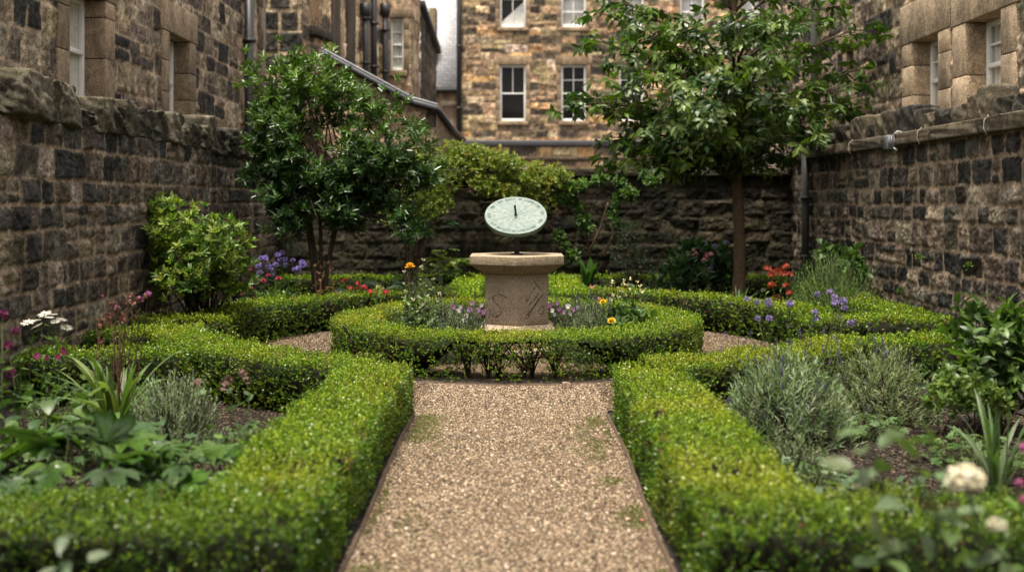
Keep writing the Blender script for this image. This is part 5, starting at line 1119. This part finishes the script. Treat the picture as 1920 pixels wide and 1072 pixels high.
# east broadleaf shrub and others
sb = Vector((P(1850, 0, 6.9).x, 6.9, 0))
shrub("leafy_shrub", "tall dark leafy shrub in the east bed before the lighter wall", "bush", sb, [E(1850, 640, 6.9, .26, .26, .26, sb), E(1800, 705, 6.8, .26, .22, .17, sb), E(1890, 700, 6.9, .26, .26, .24, sb), E(1820, 580, 7, .1, .12, .12, sb), E(1900, 610, 6.9, .16, .16, .14, sb)],
      150, 6, .105, .05, T_BIG, [(.045, .085, .024), (.06, .11, .026), (.035, .07, .02), (.085, .14, .03)], up=.6, opn=1.5, spread=.07, seed=21, branch=20, br=.007, shell=.2, droop=.1)
sb2 = Vector((P(1780, 0, 6.5).x, 6.5, 0)); shrub("leafy_shrub", "low bright-leaved shrub at the foot of the tall dark one", "bush", sb2, [E(1790, 735, 6.5, .2, .18, .14, sb2), E(1850, 750, 6.5, .2, .18, .14, sb2)], 110, 5, .05, .03, T_BIG, [(.10, .15, .03), (.08, .13, .03)], seed=22, branch=8, br=.005, shell=.3)
hb = Vector((P(1310, 0, 15.2).x, 15.2, 0))
hy, r = shrub("hydrangea", "shaded hydrangea with a few pale blue heads beside the large tree's trunk", "bush", hb, [E(1310, 490, 15.2, .42, .4, .3, hb), E(1280, 520, 15, .4, .35, .2, hb), E(1360, 500, 15.4, .35, .35, .28, hb)], 170, 5, .13, .08, T_BIG, [(.035, .08, .03), (.05, .1, .035), (.03, .065, .03)], seed=23, branch=10, shell=.3)
heads(hy, 'mop', (.28, .34, .55), .09, [tuple(P(x, y, 14.9) - hb) for x, y in ((1362, 455), (1340, 462), (1330, 500))], r)
fb = Vector((P(1180, 0, 16.0).x, 15.7, 0))
fu, r = shrub("fuchsia", "dark fine-leaved shrub with pale pink specks at the far wall", "bush", fb, [E(1180, 470, 15.7, .32, .3, .28, fb), E(1170, 430, 15.8, .22, .2, .2, fb), E(1200, 500, 15.7, .3, .3, .2, fb)], 320, 5, .04, .018, T_OVAL, [(.03, .05, .03), (.04, .065, .035)], seed=24, branch=12, shell=.25)
heads(fu, 'tiny', (.5, .3, .4), .03, [tuple(P(x, y, 15.4) - fb) for x, y in ((1190, 445), (1160, 480), (1212, 470), (1175, 440), (1200, 500), (1225, 460))], r)
vb = Vector((P(1600, 0, 13.2).x, 13.2, 0)); shrub("viburnum", "soft broad leaves rising behind the broom at the lighter wall", "bush", vb, [E(1570, 480, 13.2, .3, .25, .2, vb), E(1610, 505, 13.1, .25, .25, .2, vb)], 50, 5, .13, .09, T_BIG, [(.05, .095, .03), (.065, .115, .035)], seed=25, branch=8, shell=.2)
wb = Vector((P(470, 0, 12.0).x, 12.1, 0)); shrub("leafy_shrub", "low mixed greenery under the pink flowers beside the pale green bush", "bush", wb, [(-.0, 0, .2, .5, .35, .22), (.4, .2, .18, .35, .3, .2)], 260, 5, .07, .03, T_OVAL, [(.08, .14, .03), (.06, .11, .03), (.1, .16, .05)], seed=26, branch=6, shell=.3)

# --- flowering plants
pb = (P(530, 0, 12.9).x, 12.9, 0)
flower_clump("allium", "clump of violet pompon flowers near the small tree's stems", "flowers", pb, 'ball', (.3, .24, .6), .07, [(497, 484), (503, 500), (521, 478), (525, 487), (517, 496), (529, 474), (534, 486), (549, 488), (552, 505), (566, 492), (569, 497), (485, 498), (507, 505), (490, 485), (535, 497), (560, 503), (487, 512), (510, 515)], 12.8, leaf=(T_OVAL, .07, .018, [(.06, .1, .05), (.08, .12, .06)]), per=10, seed=1)
flower_clump("geranium", "pink-red flowers in bright foliage in front of the violet pompons", "flowers", (P(520, 0, 12.2).x, 12.2, 0), 'rose', (.5, .07, .13), .06, [(470, 508), (493, 527), (503, 518), (522, 523), (469, 540), (456, 552)], 12.1, leaf=(T_OVAL, .06, .03, GRN), per=14, seed=2,
             foliage=([(0, 0, .25, .3, .25, .2)], 140, 5, .06, .03, T_OVAL, [(.1, .16, .03), (.08, .14, .03), (.13, .18, .05)]))
flower_clump("geranium", "row of coral-red geraniums before the dark hosta", "flowers", (P(670, 0, 12.9).x, 12.9, 0), 'geranium', (.62, .06, .085), .09, [(647, 527), (658, 541), (670, 534), (683, 540), (692, 548), (633, 553), (648, 556), (696, 556), (724, 547)], 12.8, leaf=(T_ROUND, .06, .06, [(.07, .11, .06), (.09, .13, .08)]), per=8, seed=3,
             foliage=([(0, 0, .2, .5, .25, .17)], 130, 4, .06, .06, T_ROUND, [(.07, .11, .06), (.09, .13, .08), (.06, .1, .04)]))
flower_clump("dried_perennial", "pale brown dried flower stems at the foot of the small tree", "dead stems", (P(608, 0, 12.95).x, 12.95, 0), 'tiny', (.36, .2, .13), .05, [(590, 497), (597, 510), (600, 525), (617, 492), (624, 494), (620, 505), (612, 540), (601, 500), (606, 515)], 12.9, leaf=(T_OVAL, .06, .018, [(.3, .17, .1), (.22, .12, .07)]), per=5, rad=.006, seed=4, scol=(.2, .11, .07), fname="seed_head")
flower_clump("rose_bush", "rose with one yellow bloom on a tall stem inside the ring", "rose", (P(775, 0, 9.75).x, 9.75, .02), 'rose', (.75, .42, .02), .095, [(769, 502)], 9.75, leaf=(T_OVAL, .05, .03, GRN), per=8, rad=.0035, seed=5)
flower_clump("rose_bush", "airy rose foliage with pale buds below the yellow bloom", "rose", (P(785, 0, 9.7).x, 9.7, .02), 'tiny', (.5, .48, .36), .04, [(758, 508), (794, 486), (790, 500), (812, 522), (800, 535), (770, 530), (760, 545), (825, 550), (785, 555), (775, 560), (800, 565)], 9.7, leaf=(T_OVAL, .045, .03, [(.17, .22, .13), (.12, .17, .07), (.22, .27, .17), (.09, .14, .04)]), per=30, rad=.003, seed=6, fname="bud", foliage=([(0, 0, .5, .16, .14, .2), (.03, 0, .3, .2, .18, .15)], 130, 5, .045, .03, T_OVAL, [(.17, .22, .13), (.12, .17, .07), (.22, .27, .17), (.09, .14, .04)]))
flower_clump("cowslip", "tall stems of small cream flowers inside the ring, east of the pedestal", "flowers", (P(1180, 0, 9.8).x, 9.8, .02), 'tiny', (.62, .58, .34), .045, [(1150, 528), (1158, 540), (1170, 525), (1176, 533), (1165, 545), (1180, 540), (1195, 527), (1200, 535), (1150, 552), (1190, 548), (1172, 552), (1146, 560), (1204, 545), (1160, 555), (1183, 522), (1168, 533)], 9.8, leaf=(T_BIG, .1, .05, [(.06, .11, .05), (.08, .14, .05)]), per=3, rad=.003, seed=7,
             foliage=([(0, 0, .3, .25, .2, .2)], 70, 4, .12, .06, T_BIG, [(.06, .12, .03), (.08, .12, .07), (.05, .1, .03)]))
flower_clump("marigold", "two yellow blooms low in the ring beside the cream flowers", "flowers", (P(1140, 0, 9.6).x, 9.6, .02), 'rose', (.8, .5, .02), .07, [(1131, 567), (1147, 603)], 9.6, leaf=(T_OVAL, .05, .02, GRN), per=9, seed=8)
flower_clump("sweet_pea", "single pink bud stem beside the cream flowers", "flowers", (P(1112, 0, 10.4).x, 10.4, .02), 'tiny', (.6, .25, .2), .05, [(1110, 536), (1122, 560)], 10.4, per=8, seed=9)
PINK = (.5, .22, .5)
for (cx_, lab, sd, pts) in ((905, "pink and white pansies in the ring on the west of the pedestal", 10, [(850, 575), (860, 582), (885, 568), (903, 572), (892, 585), (875, 592), (900, 592), (870, 600), (880, 580), (865, 575), (897, 580), (845, 590), (906, 584)]), (1060, "pink and white pansies in the ring on the east of the pedestal", 11, [(1032, 572), (1040, 590), (1048, 580), (1065, 574), (1075, 580), (1083, 576), (1056, 585), (1035, 582), (1045, 568), (1070, 588)])):
    t = flower_clump("pansy", lab, "flowers", (P(cx_, 0, 10.0).x, 10.0, .02), 'pansy', PINK, .05, pts[::2], 9.95, leaf=(T_OVAL, .035, .018, GRN), per=8, seed=sd, foliage=([(0, 0, .15, .22, .2, .14)], 130, 5, .035, .018, T_OVAL, [(.06, .1, .03), (.08, .13, .04), (.09, .13, .07)]))
    r = np.random.default_rng(sd); b = np.array(t.location); heads(t, 'pansy', (.75, .68, .72), .045, [tuple(np.array(P(x, y, 9.95)) - b) for x, y in pts[1::2]], r)
flower_clump("azalea", "loose scarlet-orange trumpet flowers before the broom", "flowers", (P(1460, 0, 11.6).x, 11.6, 0), 'trumpet', (.42, .075, .045), .08, [(1440, 503), (1447, 512), (1458, 508), (1468, 512), (1475, 500), (1480, 513), (1447, 534), (1474, 535), (1478, 548), (1457, 558)], 11.5, leaf=(T_OVAL, .07, .02, GRN), per=5, rad=.004, seed=12)
flower_clump("scabious", "tall pale violet pincushion flowers rising behind the lavender bush", "flowers", (P(1500, 0, 7.5).x, 7.3, 0), 'ball', (.29, .23, .46), .05, [(1440, 566), (1401, 561), (1420, 566), (1443, 571), (1481, 570), (1533, 552), (1556, 547), (1564, 558), (1566, 568), (1581, 565), (1583, 577), (1528, 585), (1530, 597), (1595, 605), (1421, 597), (1442, 597)], 7.3, leaf=(T_BOX, .05, .008, [(.08, .12, .05)]), per=6, rad=.003, seed=13, base_r=.1)
flower_clump("lavender", "thin dark violet lavender spikes standing above the lavender bush", "lavender", (P(1490, 0, 7.0).x, 7.0, 0), 'spike', (.12, .09, .22), .05, [(1575, 597), (1566, 636), (1520, 645), (1480, 640), (1415, 650), (1407, 625), (1398, 640), (1352, 655), (1361, 630), (1545, 620), (1603, 605), (1629, 612), (1661, 660), (1700, 620), (1657, 650), (1510, 660), (1465, 655), (1440, 675), (1420, 680), (1478, 612), (1500, 625), (1556, 660), (1612, 640), (1640, 640)], 7.0, leaf=(T_BOX, .04, .005, SILV), per=6, rad=.0016, seed=14, base_r=.12, fname="flower_spike")
flower_clump("dahlia", "white dahlias leaning over the hedge before the dark wall", "flowers", (P(80, 0, 7.0).x, 7.0, 0), 'daisy', (.62, .6, .56), .075, [(52, 606), (70, 612), (92, 596), (105, 603), (84, 590), (124, 615), (115, 600), (64, 602), (98, 590)], 6.95, leaf=(T_OVAL, .06, .025, GRN), per=7, rad=.004, seed=15)
flower_clump("sweet_pea", "magenta sweet peas in front of the straight hedge by the dark wall", "flowers", (P(105, 0, 6.3).x, 6.3, 0), 'pansy', (.32, .03, .18), .042, [(120, 658), (110, 668), (88, 670), (68, 667), (12, 650)], 6.2, leaf=(T_OVAL, .05, .012, GRN), per=8, rad=.003, seed=16)
flower_clump("dahlia", "dark leafy dahlia with plum buds at the very west of the bed", "flowers", (P(15, 0, 5.9).x, 5.9, 0), 'ball', (.16, .03, .1), .05, [(14, 648), (5, 590), (20, 700), (30, 620)], 5.9, leaf=(T_OVAL, .075, .026, DGR), per=14, rad=.005, seed=17)
flower_clump("sedum", "dusky pink-grey flower heads on stems near the rosemary", "flowers", (P(440, 0, 5.75).x, 5.78, 0), 'geranium', (.20, .12, .11), .06, [(428, 713), (420, 722), (463, 712), (455, 700), (372, 718)], 5.8, leaf=(T_ROUND, .05, .05, [(.08, .12, .05)]), per=6, rad=.0035, seed=18)
flower_clump("geranium", "coral roses low behind the ring, east of the far path", "flowers", (P(1250, 0, 13.7).x, 13.7, 0), 'rose', (.6, .09, .12), .1, [(1241, 551), (1250, 548), (1261, 550), (1247, 555)], 13.6, leaf=(T_OVAL, .06, .03, GRN), per=10, seed=19)
flower_clump("wallflower", "low orange-bronze flowers at the foot of the large tree", "flowers", (P(1320, 0, 13.5).x, 13.5, 0), 'geranium', (.42, .16, .06), .07, [(1296, 556), (1305, 553), (1313, 557), (1322, 554), (1331, 558), (1340, 556), (1347, 560), (1301, 562), (1327, 563)], 13.4, leaf=(T_OVAL, .05, .02, GRN), per=10, seed=20)
flower_clump("phlox", "tall stems with dusty pink heads beside the shaded hydrangea", "flowers", (P(1315, 0, 13.9).x, 13.9, 0), 'geranium', (.5, .22, .26), .09, [(1300, 473), (1305, 476), (1325, 479), (1333, 477), (1320, 488)], 13.8, leaf=(T_BIG, .12, .05, [(.07, .11, .06), (.05, .09, .04)]), per=8, rad=.005, seed=21)
flower_clump("euphorbia", "yellow-green flower heads beside the coral geraniums", "flowers", (P(708, 0, 12.6).x, 12.6, 0), 'tiny', (.35, .36, .09), .06, [(704, 541), (710, 536), (716, 540), (708, 545), (712, 548)], 12.6, leaf=(T_OVAL, .05, .015, GRN), per=10, seed=22)
flower_clump("leek_seedhead", "single round pale bud on a curved stem before the large tree", "flowers", (P(1432, 0, 11.2).x, 11.2, 0), 'ball', (.2, .2, .18), .05, [(1431, 544)], 11.1, per=4, seed=23)
# blurred close plants at the bottom edge
hyb = (1.42, 2.95, 0)
t = flower_clump("hydrangea", "hydrangea with cream mophead blooms close beside the path-side hedge corner", "bush", hyb, 'mop', (.8, .77, .66), .092, [(1810, 900)], 2.95, leaf=(T_BIG, .13, .085, [(.07, .11, .05), (.05, .09, .03)]), per=6, rad=.005, seed=30, base_r=.06)
r = np.random.default_rng(31); b = np.array(hyb); lp = np.array([tuple(P(x, y, 2.95 + r.normal(0, .1))) for x, y in ((1620, 850), (1650, 840), (1690, 810), (1700, 830), (1640, 880), (1710, 880), (1760, 960), (1700, 1020), (1730, 1000), (1660, 1050), (1840, 1040), (1890, 1000), (1820, 940), (1900, 1060), (1600, 1060), (1780, 1000), (1630, 815), (1665, 870), (1725, 790), (1690, 945), (1760, 900), (1745, 930), (1850, 960), (1640, 960), (1600, 880), (1810, 1060), (1880, 1040), (1720, 860))]) - b
heads(t, 'mop', (.7, .68, .58), .05, [tuple(np.array(P(1868, 985, 2.95)) - b)], r)
m_ = MB(); leaves(m_, T_BIG, lp, r.normal(0, 1, (len(lp), 3)) * [1, 1, .35], np.tile((0., -.2, 1), (len(lp), 1)) + r.normal(0, .3, (len(lp), 3)), .1, .055, pick(r, [(.07, .12, .04), (.055, .095, .03), (.1, .14, .07)], len(lp))); m_.build("outer_foliage", M_leaf, t); m_ = MB(); stem_to(m_, lp, r, .003, (.06, .08, .03), .05); m_.build("leaf_stalk", M_matte, t)
flower_clump("fuchsia", "pink blossoms at the extreme edge beside the cream hydrangea", "flowers", (1.62, 3.3, 0), 'geranium', (.36, .09, .22), .032, [(1912, 905), (1916, 935), (1918, 840)], 3.3, leaf=(T_OVAL, .06, .03, GRN), per=8, seed=32)
rosette("leafy_weed", "blurred pale leaves poking up beside the low west corner hedge", "plant", (P(115, 0, 2.9).x, 2.95, .0), 12, .58, .12, .09, .05, T_BIG, [(.10, .14, .08), (.08, .12, .06)], 33, zmin=.44, droop=.1)
rosette("leafy_weed", "blurred pale leaf tips poking up beside the low east corner hedge", "plant", (P(1400, 0, 2.95).x, 2.98, .0), 9, .5, .09, .07, .04, T_BIG, [(.10, .14, .1), (.08, .12, .07)], 34, zmin=.4, droop=.1)

for (px_, py_, lab, sd, cc) in ((1736, 482, "tiny tuft of weed rooted in a joint of the lighter wall above the broom's height", 51, (.09, .15, .02)), (1830, 500, "small weed in a low joint of the lighter wall behind the tall dark shrub", 52, (.07, .12, .02)), (1700, 546, "little green weed at the foot of the lighter wall", 53, (.09, .15, .03))):
    yy = ywall(px_); b = (RX - .06, yy, EYE - (py_ - HY) / FPX * yy); r = np.random.default_rng(sd); m_ = MB(); n = 26; d = nrm(r.normal(size=(n, 3)) + np.array([-.8, 0, .5])); leaves(m_, T_OVAL, d * .01, d, r.normal(size=(n, 3)), .05, .02, pick(r, [cc], n, .25)); o = m_.build("wall_weed", M_leaf); o.location = b; tag(o, lab, "weed")
# fallen petals, leaves and the stone at the edging
def flake(name, label, cat, px, py, size, col, seed):
    Y = 1.5 * FPX / (py - HY); p = P(px, py, Y); r = np.random.default_rng(seed); m_ = MB(); leaves(m_, T_PETAL, np.zeros((1, 3)), np.array([(math.cos(seed), math.sin(seed), .1)]), np.array([(0., -.3, 1)]), [size], [size * .7], np.array([col])); o = m_.build(name, M_petal); o.location = (p.x, p.y, .03); tag(o, label, cat)
flake("fallen_petal", "pale pink petal lying on the gravel near the east edging", "petal", 1174, 986, .03, (.6, .35, .33), 1)
flake("fallen_petal", "deeper pink petal on the gravel, hard by the east edging", "petal", 1206, 988, .026, (.5, .14, .16), 2)
flake("fallen_petal", "faint pink petal on the gravel further up the path", "petal", 1066, 917, .026, (.5, .3, .26), 3)
flake("fallen_petal", "white petal lying on the gravel towards the west edging", "petal", 766, 1001, .022, (.65, .65, .65), 4)
flake("dead_leaf", "orange-brown dead leaf on the mulch beside the strap-leaf clump", "leaf", 178, 795, .06, (.3, .12, .06), 5)
flake("dead_leaf", "small orange leaf on the bare mulch beside the lavender", "leaf", 1664, 776, .05, (.42, .14, .06), 6)
p = P(1062, 732, 8.5); m_ = MB(); rock(m_, (0, 0, .02), (.07, .06, .06), 900, (.26, .19, .14), .12, .6, 4); o = m_.build("stone", M_coping, None, True); o.location = (p.x, 8.48, .015); tag(o, "small tan stone resting on the edging before the ring hedge", "stone")
